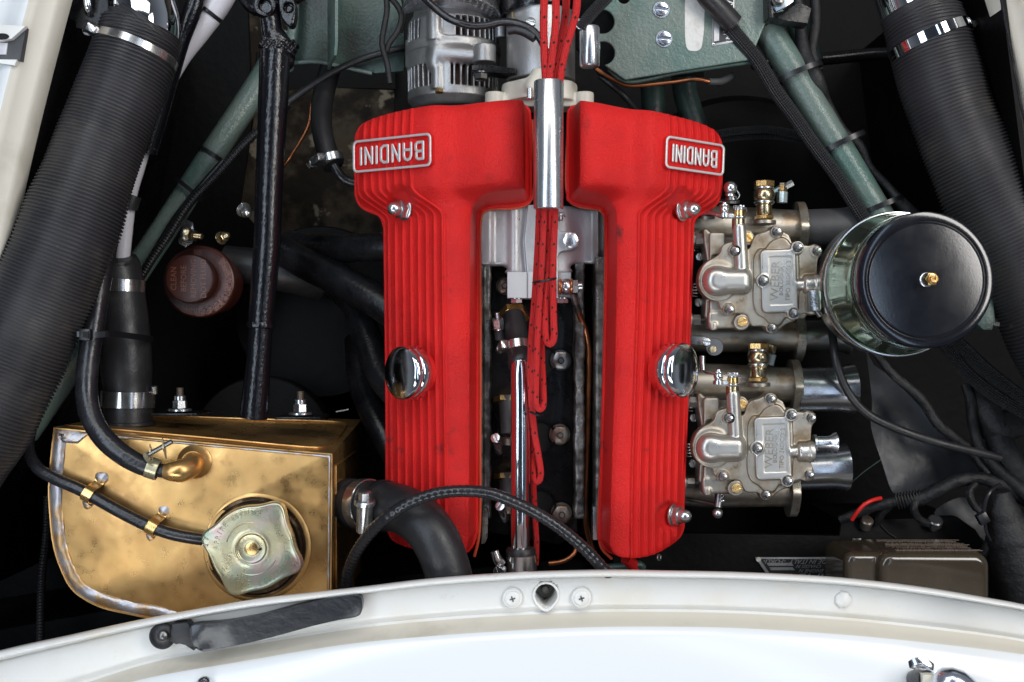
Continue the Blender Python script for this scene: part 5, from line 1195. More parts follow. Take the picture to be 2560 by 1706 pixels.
def fitting(t, x, y, zz):
    """banjo fuel union standing up in the picture from (x, y)"""
    F0 = frame(P(x, y, zz), (0, 1, 0)); u = L(1, zz)
    def ph(g, y0): return g.mv((0, 0, y0 * u)).tf(F0)
    part('union_base', ph(cyl(30 * u, 10 * u, 36), -14), CARB, t)
    part('union_nut', ph(hexa(42 * u, 12 * u), -2), BRASS, t)
    part('union_barrel', ph(lathe([(19 * u, 0), (20 * u, 2 * u), (20 * u, 24 * u), (23 * u, 27 * u), (23 * u, 30 * u)], 36), 10), OLDBR, t)
    part('union_washer', ph(cyl(26 * u, 4 * u, 36), 40), MACH, t)
    part('union_ball', ph(lathe([(20 * u, 0), (25 * u, 5 * u), (27 * u, 15 * u), (25.5 * u, 25 * u), (21 * u, 31 * u)], 40), 44), OLDBR, t)
    part('union_washer', ph(cyl(25 * u, 4 * u, 36), 75), MACH, t)
    part('union_bolt', ph(hexa(45 * u, 17 * u), 79), BRASS, t)
def carb(label):
    t = thing('carburettor', label, 'carburettor', P(1900, 703, ZC), 'twin choke carburettors')
    X, Y, Z = grid(1738, 2066, 556, 846, -116, 40, 1.35); g = sculpt(f_carb(X, Y, Z), (1738, 556, -116), 1.35, ZC, 1); g.sharp = 180
    g.np = (g.np[0] + np.array([0, 0, ZC]), g.np[1]); g.mi = ((g.np[0][g.np[1]].mean(1)[:, 2] > ZC + 9.5 * kc)).astype(np.int32); body = part('cover_casting', g, [CARB, CARBL], t)
    g = px_sculpt(1768, 1876, 570, 836, -90, -8, 2.0, ZC, f_back); g.np = (g.np[0] + np.array([0, 0, ZC]), g.np[1]); part('body_casting', g, CARB, t)
    # name plate lettering on the lid
    g = G()
    for s, x, sz, nr in (('WEBER', 1936, 23, 1.08), ('BOLOGNA', 1951, 11, 1.1), ('TIPO 36DCO 3', 1968, 12.5, 1.0)):
        tg = textg(s, sz * kc * 1.25, .0006, font_narrow=nr); tg.tf(Matrix.Translation(Vector((P(x, 703, ZC).x, P(0, 703, ZC).y, ZC + 12.1 * kc))) @ Matrix.Rotation(R(90 - 2), 4, 'Z')); g.join(tg)
    part('name_lettering', g, CARB, t)
    for x, y, h_ in ((1941, 580, 3), (1991, 620, 13), (2042, 628, 1), (1836, 628, 3), (1905, 703, 13), (1822, 774, 2), (1981, 784, 12), (2037, 770, 1), (1929, 820, 1)):
        q = P(x, y, ZC); q.z = ZC + (h_ - 2) * kc; ax = Vector((.10, .02, 1)).normalized()
        n = part('cover_nut', boltg(q, ax, 19.5 * kc, 8 * kc, 0, washer=.60), DSTEEL, t)
        part('stud_tip', lathe([(6.5 * kc, 0), (6.5 * kc, 5 * kc), (5.8 * kc, 6 * kc), (6.5 * kc, 7 * kc), (6.5 * kc, 9 * kc), (5 * kc, 12 * kc), (.0001, 13 * kc)], 18).mv((0, 0, 9 * kc)).tf(frame(q, ax)), STEEL, n)
    for x, y, an in ((1870, 594, .85), (1857, 805, -1.2)):
        q = P(x, y, ZC); q.z = ZC - 8 * kc; part('brass_jet', slotg(q, (0.05, 0, 1), 12.5 * kc, 6 * kc, an), BRASS, t)
    # pump shaft above the neck
    for (y0, y1, r, m) in ((573, 548, 16, OLDBR), (546, 541, 17.5, STEEL), (541, 527, 14, BRASS)):
        F0 = frame(P(1846 + (573 - y0) * .03, y0, ZC + 3 * kc), (0, 1, 0)); part('shaft_sleeve', cyl(r * kc, (y0 - y1) * kc, 32, r * kc * .06).tf(F0), m, t)
    F0 = frame(P(1848, 527, ZC + 3 * kc), (0, 1, 0)); cn = G()
    for i in range(6):
        a = i * R(60); cn.join(box(7 * kc, 5 * kc, 7 * kc, .0002).tf(Matrix.Rotation(a, 4, 'Z') @ Matrix.Translation((10 * kc, 0, 9 * kc))))
    cn.join(cyl(13.5 * kc, 7 * kc, 24)); part('castle_nut', cn.tf(F0), MACH, t)
    part('split_pin', tube([(P(1834, 516, .033), .0006), (P(1866, 522, .030), .0006), (P(1866, 530, .028), .0006)], 8, .002), STEEL, t)
    part('throttle_arm', prism(ppoly([(1800, 537), (1812, 534), (1850, 537), (1860, 541), (1860, 546), (1812, 545), (1800, 545)], ZC), ZC - .006, ZC + .003, .0006), STEEL, t)
    F0 = frame(P(1811, 537, ZC + 1 * kc), (0, 1, 0)); u = kc
    part('ball_stud', lathe([(13 * u, -7 * u), (13 * u, 2 * u), (9 * u, 5 * u), (11 * u, 8 * u), (12.5 * u, 13 * u), (11 * u, 18 * u), (8 * u, 20 * u), (13 * u, 22 * u), (13 * u, 24 * u), (7 * u, 25 * u), (6 * u, 30 * u)], 28).tf(F0), STEEL, t)
    fitting(t, 1910, 548, -.012)
    # choke barrel behind, its clamp flange
    zb = -.045
    part('choke_barrel', ptube([(1715, 566, zb, 50), (1800, 566, zb, 50), (1885, 566, zb, 46), (1990, 570, zb, 44)], 48, 56), CARB, t)
    part('choke_barrel', ptube([(1715, 835, zb - .02, 44), (1800, 838, zb - .02, 44), (1990, 838, zb - .02, 42)], 44, 56), CARB, t)
    fl = smooth_poly([(-.030, 0), (-.026, .012), (-.010, .022), (0, .026), (.010, .022), (.026, .012), (.030, 0), (.026, -.012), (.010, -.022), (0, -.026), (-.010, -.022), (-.026, -.012)], 3)
    for yy, dx, dz in ((572, 1988, 0), (840, 1982, -.02)):
        m = Matrix(((0, 0, 1, 0), (1, 0, 0, 0), (0, 1, 0, 0), (0, 0, 0, 1))); part('stack_flange', prism([(a * .9, b) for a, b in fl], 0, .0085, .0012).tf(Matrix.Translation(P(dx, yy, zb + dz)) @ m), CARB, t)
    # studs on the inlet side
    for x, y in ((1735, 598), (1729, 800)):
        m = frame(P(x, y, -.005), (1, 0, 0)); u = kc
        part('inlet_boss', cyl(20 * u, 16 * u, 32).mv((0, 0, -16 * u)).tf(m), CARB, t)
        part('inlet_nut', boltg(P(x, y, -.005), (1, 0, 0), 26 * u, 20 * u, 12 * u, .3, .6), DSTEEL, t)
    for x, y, an in ((1748, 643, .15), (1745, 757, .1)):
        part('idle_screw', slotg(P(x, y, -.02), (.1, .1, 1), 10.5 * kc, 5 * kc, an), STEEL, t)
        g = tube([(P(x - 8 + 7 * math.cos(a), y - 16 - a * 1.2 + 2 * math.sin(a), -.024), .0006) for a in np.linspace(0, 24, 80)], 6, .0015); part('screw_spring', g, STEEL, t)
    return t
c1 = carb('upper beige alloy twin choke carburettor whose right edge hides behind the black-lidded canister')
d_ = P(1900 - 15, 703 + 417, ZC) - P(1900, 703, ZC)
c2_ = dup(c1, (d_.x, d_.y, 0), 'lower beige alloy twin choke carburettor with open flared vent stub at its right')
vs = thing('vent_stub', 'flared silver vent stub pushed onto the right side of the lower carburettor', 'vent stub', P(2070, 1106, .02))
F0 = frame(P(2034, 1108, .018), (1, 0, 0)); u = kc
part('stub', lathe([(21 * u, 0), (21 * u, 6 * u), (17 * u, 9 * u), (17 * u, 34 * u), (19 * u, 42 * u), (25 * u, 50 * u), (27 * u, 56 * u), (25 * u, 57 * u), (18 * u, 46 * u), (14 * u, 40 * u), (.0001, 39 * u)], 48).tf(F0), MACH, vs)
# vapour union caps and banjo hose ends by the fuel unions
for i, (x, y) in enumerate(((1956, 488), (1922, 893))):
    t = thing('hose_union', ('small pale hexagonal hose union beside the upper fuel fitting', 'small pale hexagonal hose union beside the lower fuel fitting')[i], 'hose union', P(x, y, -.03), 'hose unions by the fuel fittings')
    part('union_sleeve', hexa(L(24, -.03), .0115, 8).tf(frame(P(x - 1, y + 20, -.03), (.05 + .2 * i, 1, 0))), M('pale_zinc', (.42, .50, .52), .3, .8), t)
    part('union_nut', hexa(L(19, -.03), .0085).tf(frame(P(x + 1 + 4 * i, y - 9, -.03), (.05 + .2 * i, 1, 0))), OLDBR, t)
    if i == 0: part('union_tip', hexa(L(15, -.03), .009).tf(frame(P(x + 6, y - 20, -.03), (1, .55, .1))), STEEL, t)
    part('union_arm', ptube([(x - 34, y - 2, -.034), (x - 16, y - 10, -.034), (x + 2, y - 22, -.034)], 9, 14), M('teal_zinc', (.20, .29, .30), .3, .8) if i == 0 else STEEL, t)
# inlet trumpets
stacks = [((2000, 572), (2145, 566), 47, 50, -.045, RUBD, 'dull grey intake trumpet running behind the black-lidded canister'), ((1992, 838), (2120, 836), 42, 48, -.065, DSTEEL, 'dark intake trumpet hidden under the lower rim of the canister'),
          ((1990, 975), (2132, 972), 56, 59, -.045, CHROME, 'polished intake trumpet with bright flared mouth beside the bent black tube'), ((1990, 1172), (2114, 1168), 54, 57, -.065, CHROME, 'polished intake trumpet lowest on the right, below the vent stub')]
ALU = M('polished_trumpet', (.46, .47, .50), .24, .95, var=(60, (.24, .24, .26), .5, .8), rv=.06)
for (a, b, r0, r1, z, m, lb) in stacks:
    A = P(*a, z); B = P(*b, z); ln = (B - A).length; u = L(1, z)
    pr = [(r0 * u, 0), (r0 * u, ln * .6), (r0 * 1.02 * u, ln * .78), (r0 * 1.08 * u, ln * .9), (r1 * 1.05 * u, ln * .985), (r1 * 1.06 * u, ln), (r1 * 1.0 * u, ln * 1.005), (r0 * .94 * u, ln * .9), (r0 * .85 * u, ln * .7), (r0 * .84 * u, ln * .3), (.0001, ln * .3)]
    solo('intake_trumpet', lathe(pr, 64).tf(frame(A, B - A)), ALU if m is CHROME else m, lb, 'intake trumpet', 'intake trumpets of the carburettors')
# throttle linkage around
lk = thing('throttle_linkage', 'chrome ball joint and levers just right of the red cover end', 'linkage', P(1825, 490, .0))
part('ball_joint', lathe([(L(9, .02), -L(20, .02)), (L(13, .02), -L(18, .02))] + [(L(17, .02) * math.cos(R(a)), L(17, .02) * math.sin(R(a))) for a in range(-50, 90, 12)] + [(.0001, L(17, .02))], 36).tf(frame(P(1826, 470, .01), (0, 1, .35))), STEEL, lk)
part('socket', lathe([(L(20, 0), 0), (L(21, 0), L(6, 0)), (L(16, 0), L(9, 0)), (L(13, 0), L(18, 0))], 32).tf(frame(P(1828, 508, .004), (0, 1, .2))), DSTEEL, lk)
part('joint_rod', ptube([(1745, 500, -.01), (1800, 503, -.005), (1828, 503, .0)], 5, 12), DSTEEL, lk)
part('lever', ptube([(1752, 536, -.002), (1775, 532, .006), (1795, 538, .012), (1808, 543, .016)], 6, 12), STEEL, lk)
part('lever_boss', lathe([(L(22, 0), 0), (L(22, 0), .003), (L(13, 0), .005), (L(13, 0), .008), (.0001, .0085)], 32).tf(frame(P(1766, 545, -.006), (0, 1, .3))), DSTEEL, lk)
part('hair_pin', tube([(P(1842, 476, .014), .0006), (P(1849, 488, .014), .0006), (P(1844, 498, .012), .0006), (P(1838, 490, .012), .0006)], 8, .002), STEEL, lk)
l2 = thing('lower_linkage', 'dark link rod ending in a small chrome ball below the lower carburettor', 'linkage', P(1800, 1260, .0))
part('rod', ptube([(1716, 1248, -.02), (1760, 1256, -.01), (1792, 1262, .0)], 5, 12), DSTEEL, l2)
part('clevis', ptube([(1806, 1205, .0), (1800, 1225, .0), (1797, 1250, .0), (1794, 1270, .002)], 11, 16), DSTEEL, l2)
part('ball', lathe([(.0001, -L(13, 0))] + [(L(13, 0) * math.cos(R(a)), L(13, 0) * math.sin(R(a))) for a in range(-75, 90, 15)] + [(.0001, L(13, 0))], 28).mv(P(1794, 1284, .006)), STEEL, l2)
part('clevis_spring', tube([(P(1806 + 6 * math.cos(a), 1218 + a * 1.3, .004 + .002 * math.sin(a)), .0007) for a in np.linspace(0, 30, 100)], 6, .0015), STEEL, l2)
l3 = thing('middle_linkage', 'small levers and slotted screws between the two carburettors', 'linkage', P(1765, 860, .0))
part('screw', slotg(P(1765, 857, .0), (0, .2, 1), L(10, 0), .004, 1.4), STEEL, l3); part('cam_plate', cyl(L(22, 0), .003, 32).mv(P(1785, 868, -.008)), DSTEEL, l3)
part('cam_screw', slotg(P(1781, 875, -.005), (0, .2, 1), L(9, 0), .003, -.3), OLDBR, l3); part('link', ptube([(1755, 890, -.01), (1755, 905, -.01), (1757, 930, -.01)], 8, 14), STEEL, l3)
part('bracket', prism(ppoly([(1722, 840), (1765, 842), (1768, 865), (1740, 862), (1724, 862)], -.01), -.015, -.01, .0006), DSTEEL, l3)
part('wire', ptube([(1757, 925, -.008), (1764, 932, .0), (1780, 935, .006), (1798, 940, .01)], 2.5, 8), STEEL, l3)

# ================================================================== BLACK-LIDDED CANISTER (oil bath breather)
cn_ = thing('breather_canister', 'round canister with glossy black lid and greenish chrome bowl', 'air filter', P(2215, 722, .0))
zt = .125; cb = P(2316, 700, zt); rl = L(172, zt)
cx0 = cb.x; cy0 = cb.y
mC = Matrix.Translation((cx0, cy0, 0))
zi = .060
part('lid', lathe([(rl * .985, zt - .014), (rl * 1.0, zt - .012), (rl * 1.0, zt - .003), (rl * .985, zt - .0008), (rl * .95, zt), (rl * .895, zt), (rl * .885, zt + .0009), (rl * .872, zt + .0009), (rl * .862, zt - .0004), (rl * .85, zt - .0004), (rl * .842, zt + .0006), (rl * .833, zt + .0006), (rl * .82, zt - .0006), (rl * .5, zt + .0004), (.0001, zt + .0008)], 160).tf(mC), LID, cn_)
kn = lathe([(rl * .99, zt - .024), (rl * .99, zt - .0135)], 200, lambda i, n, z: 1 + (.006 if i % 2 else -.006)); kn.sharp = 180
part('lid_serration', kn.tf(mC), LID, cn_)
rb = rl * 1.06
part('bowl', lathe([(rl * .86, -.03), (rb * .98, -.012), (rb * 1.01, .012), (rb * 1.02, .030), (rb * 1.02, .046), (rb * 1.06, .048), (rb * 1.065, .0505), (rb * 1.05, .052), (rb * 1.02, .060), (rb * .99, .072), (rb * .965, .084), (rb * .95, .094), (rb * .955, .100), (rb * .945, .103), (rb * .90, .103)], 128).tf(mC), GLASSG, cn_)
part('rim_bead', lathe([(rb * 1.045, .0475), (rb * 1.075, .0488), (rb * 1.078, .0505), (rb * 1.065, .0522), (rb * 1.04, .0525)], 128).tf(mC), STEEL, cn_)
m = frame((cx0, cy0, zt), (0, 0, 1)); u = L(1, zt)
part('brass_nipple', lathe([(19 * u, 0), (18 * u, .0015), (15 * u, .002), (13 * u, .003), (13 * u, .006)], 32).tf(m), MACH, cn_)
part('nipple_hexagon', hexa(29 * u, .009).mv((0, 0, .005)).tf(m), BRASS, cn_)
part('nipple_tip', lathe([(10 * u, .0135), (9 * u, .019), (4 * u, .019), (2.6 * u, .0185), (.0001, .0175)], 28).tf(m), BRASS, cn_)
# strap and buckle on the left of the bowl
part('mount_strap', lathe([(rb * 1.03, .008), (rb * 1.045, .009), (rb * 1.045, .030), (rb * 1.03, .031)], 96).tf(mC), STAIN, cn_)
pB = P(2032, 752, .035); part('buckle', box(.012, .020, .018, .002).mv(pB + Vector((.002, 0, -.008))), STAIN, cn_)
g = G()
for i in range(3): g.join(box(.008, .0014, .0012, .0003).mv(pB + Vector((.002, -.005 + i * .004, .0016))))
part('buckle_louvre', g, STAIN, cn_)
part('buckle_bolt', ptube([(2042, 776, .02), (2052, 790, .02)], 9, 14), DSTEEL, cn_)
t = thing('canister_bracket', 'dark teal bracket with small bolt peeping from the lower right of the canister', 'bracket', P(2470, 790, .03))
part('bracket', prism(ppoly([(2452, 770), (2480, 740), (2486, 800), (2478, 826), (2456, 826), (2440, 812)], .03), .015, .033, .002), GREEND, t)
part('bolt', boltg(P(2484, 806, .02), (1, -.1, .3), .007, .005, .004), DSTEEL, t)
# ================================================================== RIGHT DUCT, FRAME TUBE, HOSES
dr = thing('air_duct', 'wide ribbed black air duct running down the right side with bright clamp', 'air duct', P(2440, 400, .03), 'ribbed air ducts')
g = ptube([(2308, 45, .008, 92), (2322, 98, .010, 96), (2376, 275, .015, 101), (2452, 450, .02, 108), (2536, 620, .025, 115), (2662, 860, .03, 122), (2780, 1080, .03, 126)], 100, 72, .00058, rmod=ribs(.0035, .0023)); g.sharp = 180
part('ribbed_hose', g, DUCT, dr)
g = ptube([(2292, 20, .006, 90), (2314, 74, .008, 94), (2322, 98, .009, 96)], 90, 64, .0006, rmod=ribs(.0036, .0016)); g.sharp = 180
part('hose_cuff', g, DUCT, dr)
clamp('hose_clamp', 'bright polished band clamp round the top of the right ribbed duct', P(2325, 104, .010), (P(2376, 275, .015) - P(2314, 74, .008)) + Vector((.01, 0, 0)), L(100, .01), .0105, (.95, -.3, -.1), CHROME, th=.0012)
solo('intake_pipe', ptube([(2266, -80, .004, 90), (2278, -20, .004, 90), (2300, 40, .006, 89)], 90, 64), CHROME, 'polished intake pipe entering the right ribbed duct at the top edge', 'intake pipe')
solo('slim_pipe', ptube([(2214, -60, -.02), (2226, 40, -.025), (2240, 110, -.03)], 12, 20), GREEN, 'slim dark green pipe left of the right intake pipe', 'pipe')
rt_ = thing('chassis_tube', 'sage green chassis tube slanting down the right, strapped with three cable ties', 'chassis tube', P(2050, 300, -.04), 'green chassis tubes')
RT = [(1850, -40, -.05, 38), (1885, 30, -.048, 38), (1945, 118, -.045, 37), (2036, 270, -.042, 35.5), (2105, 382, -.04, 34.5), (2208, 552, -.036, 34), (2290, 690, -.034, 34)]
part('tube', ptube(RT, 36, 48), GREEN, rt_)
part('gusset', prism(ppoly([(1820, -40), (1900, -40), (1960, 30), (1900, 42), (1850, 10), (1830, 40)], -.03), -.034, -.028, .001), GREEN, rt_)
part('cross_tube', ptube([(1990, 40, -.08), (2010, 100, -.08), (2030, 160, -.08)], 30, 24), GREEND, rt_)
solo('fuel_hose', ptube([(1745, -50, -.02, 19), (1790, 25, -.02, 19), (1835, 82, -.02, 19), (1892, 150, -.021, 18), (1942, 232, -.022, 18), (1985, 290, -.024, 17.5), (2026, 350, -.024, 17), (2092, 440, -.022, 17), (2130, 500, -.02, 17), (2168, 560, -.02, 17)], 18, 32, .003), BRAID, 'black braided hose tied along the left edge of the right green tube', 'braided hose')
solo('hose_boot', ptube([(1740, -60, -.006), (1768, -10, -.006), (1800, 24, -.010), (1832, 60, -.016)], 27, 24), RUBBER, 'smooth black boot on the braided hose at the top edge', 'rubber boot')
solo('right_loom', ptube([(1990, -40, -.05, 13), (2000, 60, -.05, 14), (2010, 130, -.045, 17), (2040, 195, -.035, 19), (2070, 262, -.05, 12), (2110, 330, -.048, 12), (2146, 362, -.045, 14), (2175, 420, -.046, 11), (2222, 470, -.045, 11), (2262, 520, -.04, 18), (2310, 560, -.045, 17), (2360, 600, -.05, 15)], 14, 20, .004), TAPE, 'black taped wiring loom along the right edge of the right green tube', 'wiring loom')
solo('right_loom', ptube([(2035, -40, -.056, 13), (2040, 60, -.056, 14), (2030, 130, -.05, 13), (2046, 180, -.045, 13)], 13, 16), TAPE, 'second short black loom strand, furthest right at the top of the green tube', 'wiring loom')
for i, (x, y, nm) in enumerate(((1990, 187, 'uppermost'), (2098, 362, 'middle'), (2190, 520, 'lowest'))):
    k = [(2, 3), (3, 5), (4, 5)][i]; a_ = P(*RT[k[1]][:3]) - P(*RT[k[0]][:3])
    ztie(P(x, y, -.04), a_ + Vector((.0, -.03, 0)), L(66, -.04), .0052, (0.35, .1, -1), '%s cable tie holding hose and loom to the right green tube' % nm, rz=L(43, -.04))
for i, q in enumerate(([(1690, 372, -.16), (1740, 350, -.14), (1830, 330, -.12), (1930, 326, -.10), (2030, 345, -.10)], [(1690, 386, -.165), (1745, 362, -.145), (1840, 343, -.125), (1940, 340, -.105), (2040, 358, -.11)])):
    solo('dim_hose', ptube(q, 10, 20, .003), BRAID, ('upper of two thin braided hoses arching in the dark right of the cover', 'lower of two thin braided hoses arching in the dark right of the cover')[i], 'braided hose')
for i, q in enumerate(([(2300, 780, -.05), (2394, 856, -.04), (2471, 928, -.035), (2560, 996, -.03), (2660, 1060, -.03)], [(2280, 800, -.055), (2362, 862, -.05), (2410, 925, -.045), (2487, 988, -.038), (2560, 1030, -.034), (2650, 1080, -.03)])):
    solo('braided_hose', ptube(q, 17, 32, .003), BRAID, ('upper of two braided black hoses leaving the right edge below the duct', 'lower of two braided black hoses leaving the right edge below the duct')[i], 'braided hose')
solo('drain_tube', ptube([(2080, 830, -.03), (2085, 870, -.015), (2092, 912, -.01), (2120, 980, -.01), (2168, 1034, -.01), (2247, 1074, -.01), (2343, 1106, -.01), (2440, 1130, -.015), (2500, 1145, -.02)], 10.5, 20), RUBBER, 'thin dull black tube bending out from under the canister across the rubber flap', 'rubber tube')
def flap(name, pts, z, lab, dz=.006):
    c = Vector((sum(p[0] for p in pts) / len(pts), sum(p[1] for p in pts) / len(pts), 0)); sp = smooth_poly(pts, 4); V = []; F = []; n = len(sp); K_ = 10
    for side in (0, -.002):
        for j in range(K_ + 1):
            t_ = j / K_
            for x, y in sp:
                X_ = x + (c.x - x) * t_; Y_ = y + (c.y - y) * t_; zz = z + side + dz * math.sin((X_ - Y_) / 70) + dz * .5 * math.sin((X_ + Y_) / 45); V.append(P(X_, Y_, zz))
    for s in (0, 1):
        o_ = s * n * (K_ + 1)
        for j in range(K_):
            for i in range(n):
                f = (o_ + j * n + i, o_ + j * n + (i + 1) % n, o_ + (j + 1) * n + (i + 1) % n, o_ + (j + 1) * n + i); F.append(f if s else f[::-1])
    for i in range(n): F.append((i, (i + 1) % n, n * (K_ + 1) + (i + 1) % n, n * (K_ + 1) + i))
    g = G().add(V, F); g.sharp = 70; return solo(name, g, M(name + '_rubber', (.055, .058, .066), .42, var=(10, (.028, .029, .033), .40, .62), speck=(300, (.25, .25, .25), .74, .80), bump=(40, .0012), rv=.08), lab, 'rubber sheet')
flap('mud_flap', [(2166, 880), (2176, 906), (2235, 950), (2318, 1035), (2391, 1100), (2464, 1190), (2407, 1190), (2343, 1212), (2262, 1246), (2230, 1228), (2206, 1160), (2178, 1070), (2180, 1000)], -.10, 'soft grey rubber sheet lit between the trumpets and the wiring looms')
flap('mud_flap', [(2335, 1284), (2400, 1244), (2460, 1262), (2500, 1320), (2490, 1370), (2420, 1320)], -.10, 'smaller grey rubber sheet showing below the thick horizontal loom', .003)
wl = thing('wiring_loom', 'bunch of black cloth-taped wiring branching at the lower right', 'wiring loom', P(2440, 1200, -.05))
for q, r_ in (([(2100, 1300, -.08, 11), (2165, 1275, -.07, 12), (2230, 1256, -.06, 14), (2299, 1247, -.055, 18), (2345, 1226, -.05, 18), (2391, 1203, -.048, 17), (2450, 1196, -.048, 16), (2503, 1212, -.048, 20), (2560, 1240, -.05, 24), (2640, 1280, -.05, 26)], 16),
              ([(2412, 962, -.06, 10), (2428, 1010, -.055, 14), (2432, 1060, -.05, 13), (2450, 1120, -.048, 13), (2490, 1170, -.045, 14), (2540, 1215, -.045, 20), (2600, 1260, -.04, 24)], 12),
              ([(2440, 960, -.07, 20), (2462, 1020, -.06, 34), (2492, 1070, -.06, 42), (2530, 1060, -.06, 38), (2600, 1040, -.07, 30)], 30),
              ([(2480, 1060, -.06, 28), (2505, 1120, -.055, 34), (2540, 1180, -.055, 36), (2600, 1240, -.06, 40)], 34),
              ([(2170, 860, -.06, 9), (2235, 938, -.055, 11), (2300, 995, -.055, 13), (2350, 1065, -.055, 13), (2420, 1120, -.055, 12), (2470, 1185, -.05, 11)], 12),
              ([(2440, 1210, -.038, 8), (2425, 1230, -.035, 9), (2434, 1262, -.035, 9), (2458, 1284, -.036, 9), (2480, 1300, -.04, 8)], 9),
              ([(2290, 1252, -.05, 9), (2284, 1272, -.05, 10), (2296, 1296, -.055, 9), (2320, 1310, -.06, 9)], 9),
              ([(2230, 1262, -.06, 8), (2204, 1285, -.07, 9), (2192, 1310, -.08, 9)], 9),
              ([(2500, 1290, -.04, 8), (2480, 1330, -.04, 10), (2470, 1370, -.04, 14), (2440, 1410, -.05, 16), (2400, 1420, -.06, 14)], 12),
              ([(2500, 1230, -.03, 26), (2510, 1290, -.03, 44), (2532, 1350, -.03, 62), (2550, 1420, -.03, 70), (2570, 1500, -.03, 74)], 60)):
    g = ptube(q, r_, 20, .003); rr_ = random.Random(r_); g.V = [tuple(Vector(v) + Vector((rr_.uniform(-1, 1), rr_.uniform(-1, 1), rr_.uniform(-1, 1))) * .0005) for v in g.V]; part('strand', g, TAPE, wl)
for i, s_ in enumerate(np.linspace(0, 1, 9)):
    part('tape_turn', tube([(P(2242 + s_ * 60 + 9 * math.cos(a) * .6, 1253 - s_ * 8 + 19 * math.cos(a), -.057 + .0075 * math.sin(a)), .0009) for a in np.linspace(0, 6.28, 20)], 6, .003), TAPE, wl)
t = thing('cable_tie', 'black cable tie with stepped head around the loom at lower right', 'cable tie', P(2465, 1270, -.02))
part('strap', ptube([(2500, 1212, -.02), (2476, 1228, -.010), (2464, 1252, -.010), (2458, 1290, -.012)], 5, 8), PLAST, t)
part('head', box(.010, .011, .008, .001).tf(Matrix.Translation(P(2456, 1296, -.012)) @ Matrix.Rotation(.5, 4, 'Z')), PLAST, t)
part('tail', ptube([(2462, 1304, -.012), (2466, 1330, -.012), (2476, 1352, -.014)], 4, 8), PLAST, t)
solo('red_wire', ptube([(2130, 1300, -.06), (2142, 1282, -.055), (2160, 1262, -.052), (2184, 1250, -.055), (2202, 1246, -.06)], 5, 12), WIRER, 'short bright red wire curving into the loom above the black box', 'wire')
solo('green_thread', ptube([(2125, 1210, -.08), (2160, 1180, -.08), (2202, 1150, -.082)], 1.2, 6), GREEND, 'hair-thin dark green wire in the shadows left of the rubber sheet', 'wire')
t = thing('battery_box', 'flat black box with thumb screws behind the brown regulator', 'box', P(2300, 1370, -.08))
part('box_top', prism(ppoly([(2100, 1300), (2396, 1294), (2440, 1325), (2475, 1380), (2500, 1440), (2500, 1600), (2060, 1600), (2090, 1400)], -.085), -.2, -.085, .002), BAY, t)
part('thumb_screw', lathe([(L(14, -.08), 0), (L(14, -.08), .006), (L(16, -.08), .007), (L(16, -.08), .0105), (L(13, -.08), .012), (.0001, .012)], 32).tf(frame(P(2163, 1318, -.083), (0, .75, .6))), RUSTY, t)
part('knurled_screw', lathe([(L(12, -.08), 0), (L(12, -.08), .005), (L(18, -.08), .006), (L(18, -.08), .012), (L(15, -.08), .013), (.0001, .013)], 36, lambda i, n, z: 1 + (.05 if i % 2 and z > .004 else 0)).tf(frame(P(2332, 1320, -.083), (0, .75, .6))), DSTEEL, t)
part('box_seam', ptube([(2190, 1300, -.084), (2220, 1332, -.084), (2240, 1345, -.084)], 2, 8), PLAST, t)
# brown regulator
zr = .04
def f_reg(X, Y, Z):
    d = sd_rbox2(X, Y, 2338, 1520, 140, 136, 36); b = ext(d, Z, -220, 0, 22)
    w_ = sd_rbox2(X, Y, 2300, 1520, 180, 132, 26); b = smin(b, ext(w_, Z, -220, -26, 20), 10); return b
rg = thing('voltage_regulator', 'olive brown enamelled regulator box with printed upper face', 'regulator', P(2330, 1470, 0))
g = px_sculpt(2106, 2490, 1372, 1670, -226, 8, 2.4, zr, f_reg); g.np = (g.np[0] + np.array([0, 0, zr]), g.np[1]); g.sharp = 180; part('cover', g, OLIVE, rg)
g = G(); yy = P(0, 1384, zr).y + .0009
rows = ['BEDIENUNG REGOLATORE TENSIONE 12V', 'MASSA NEGATIVA VERIFICARE PRIMA', 'CORRENTE MASSIMA 25 AMP DINAMO', 'NON APRIRE SENZA AUTORIZZAZIONE', 'REGOLATO IN FABBRICA 14,3 VOLT']
xm = P(2318, 0, 0).x
for i, s in enumerate(rows):
    g.join(textg(s, .0043, .0001).tf(Matrix.Translation((xm - .002 * 0, yy, zr - .014 - .0098 * i - (.004 if i > 2 else 0))) @ Matrix.Rotation(R(-90), 4, 'X') @ Matrix.Rotation(R(180), 4, 'Z')))
for z_ in (zr - .009, zr - .040, zr - .066): g.join(box(.082, .0004, .0006).mv((xm, yy, z_)))
part('printed_notes', g, PINK, rg)
for x in (2140, 2230, 2310): part('rear_tab', box(.010, .003, .006, .001).mv(P(x, 1349 - (2140 - x) * .03, -.045)), OLIVE, rg)
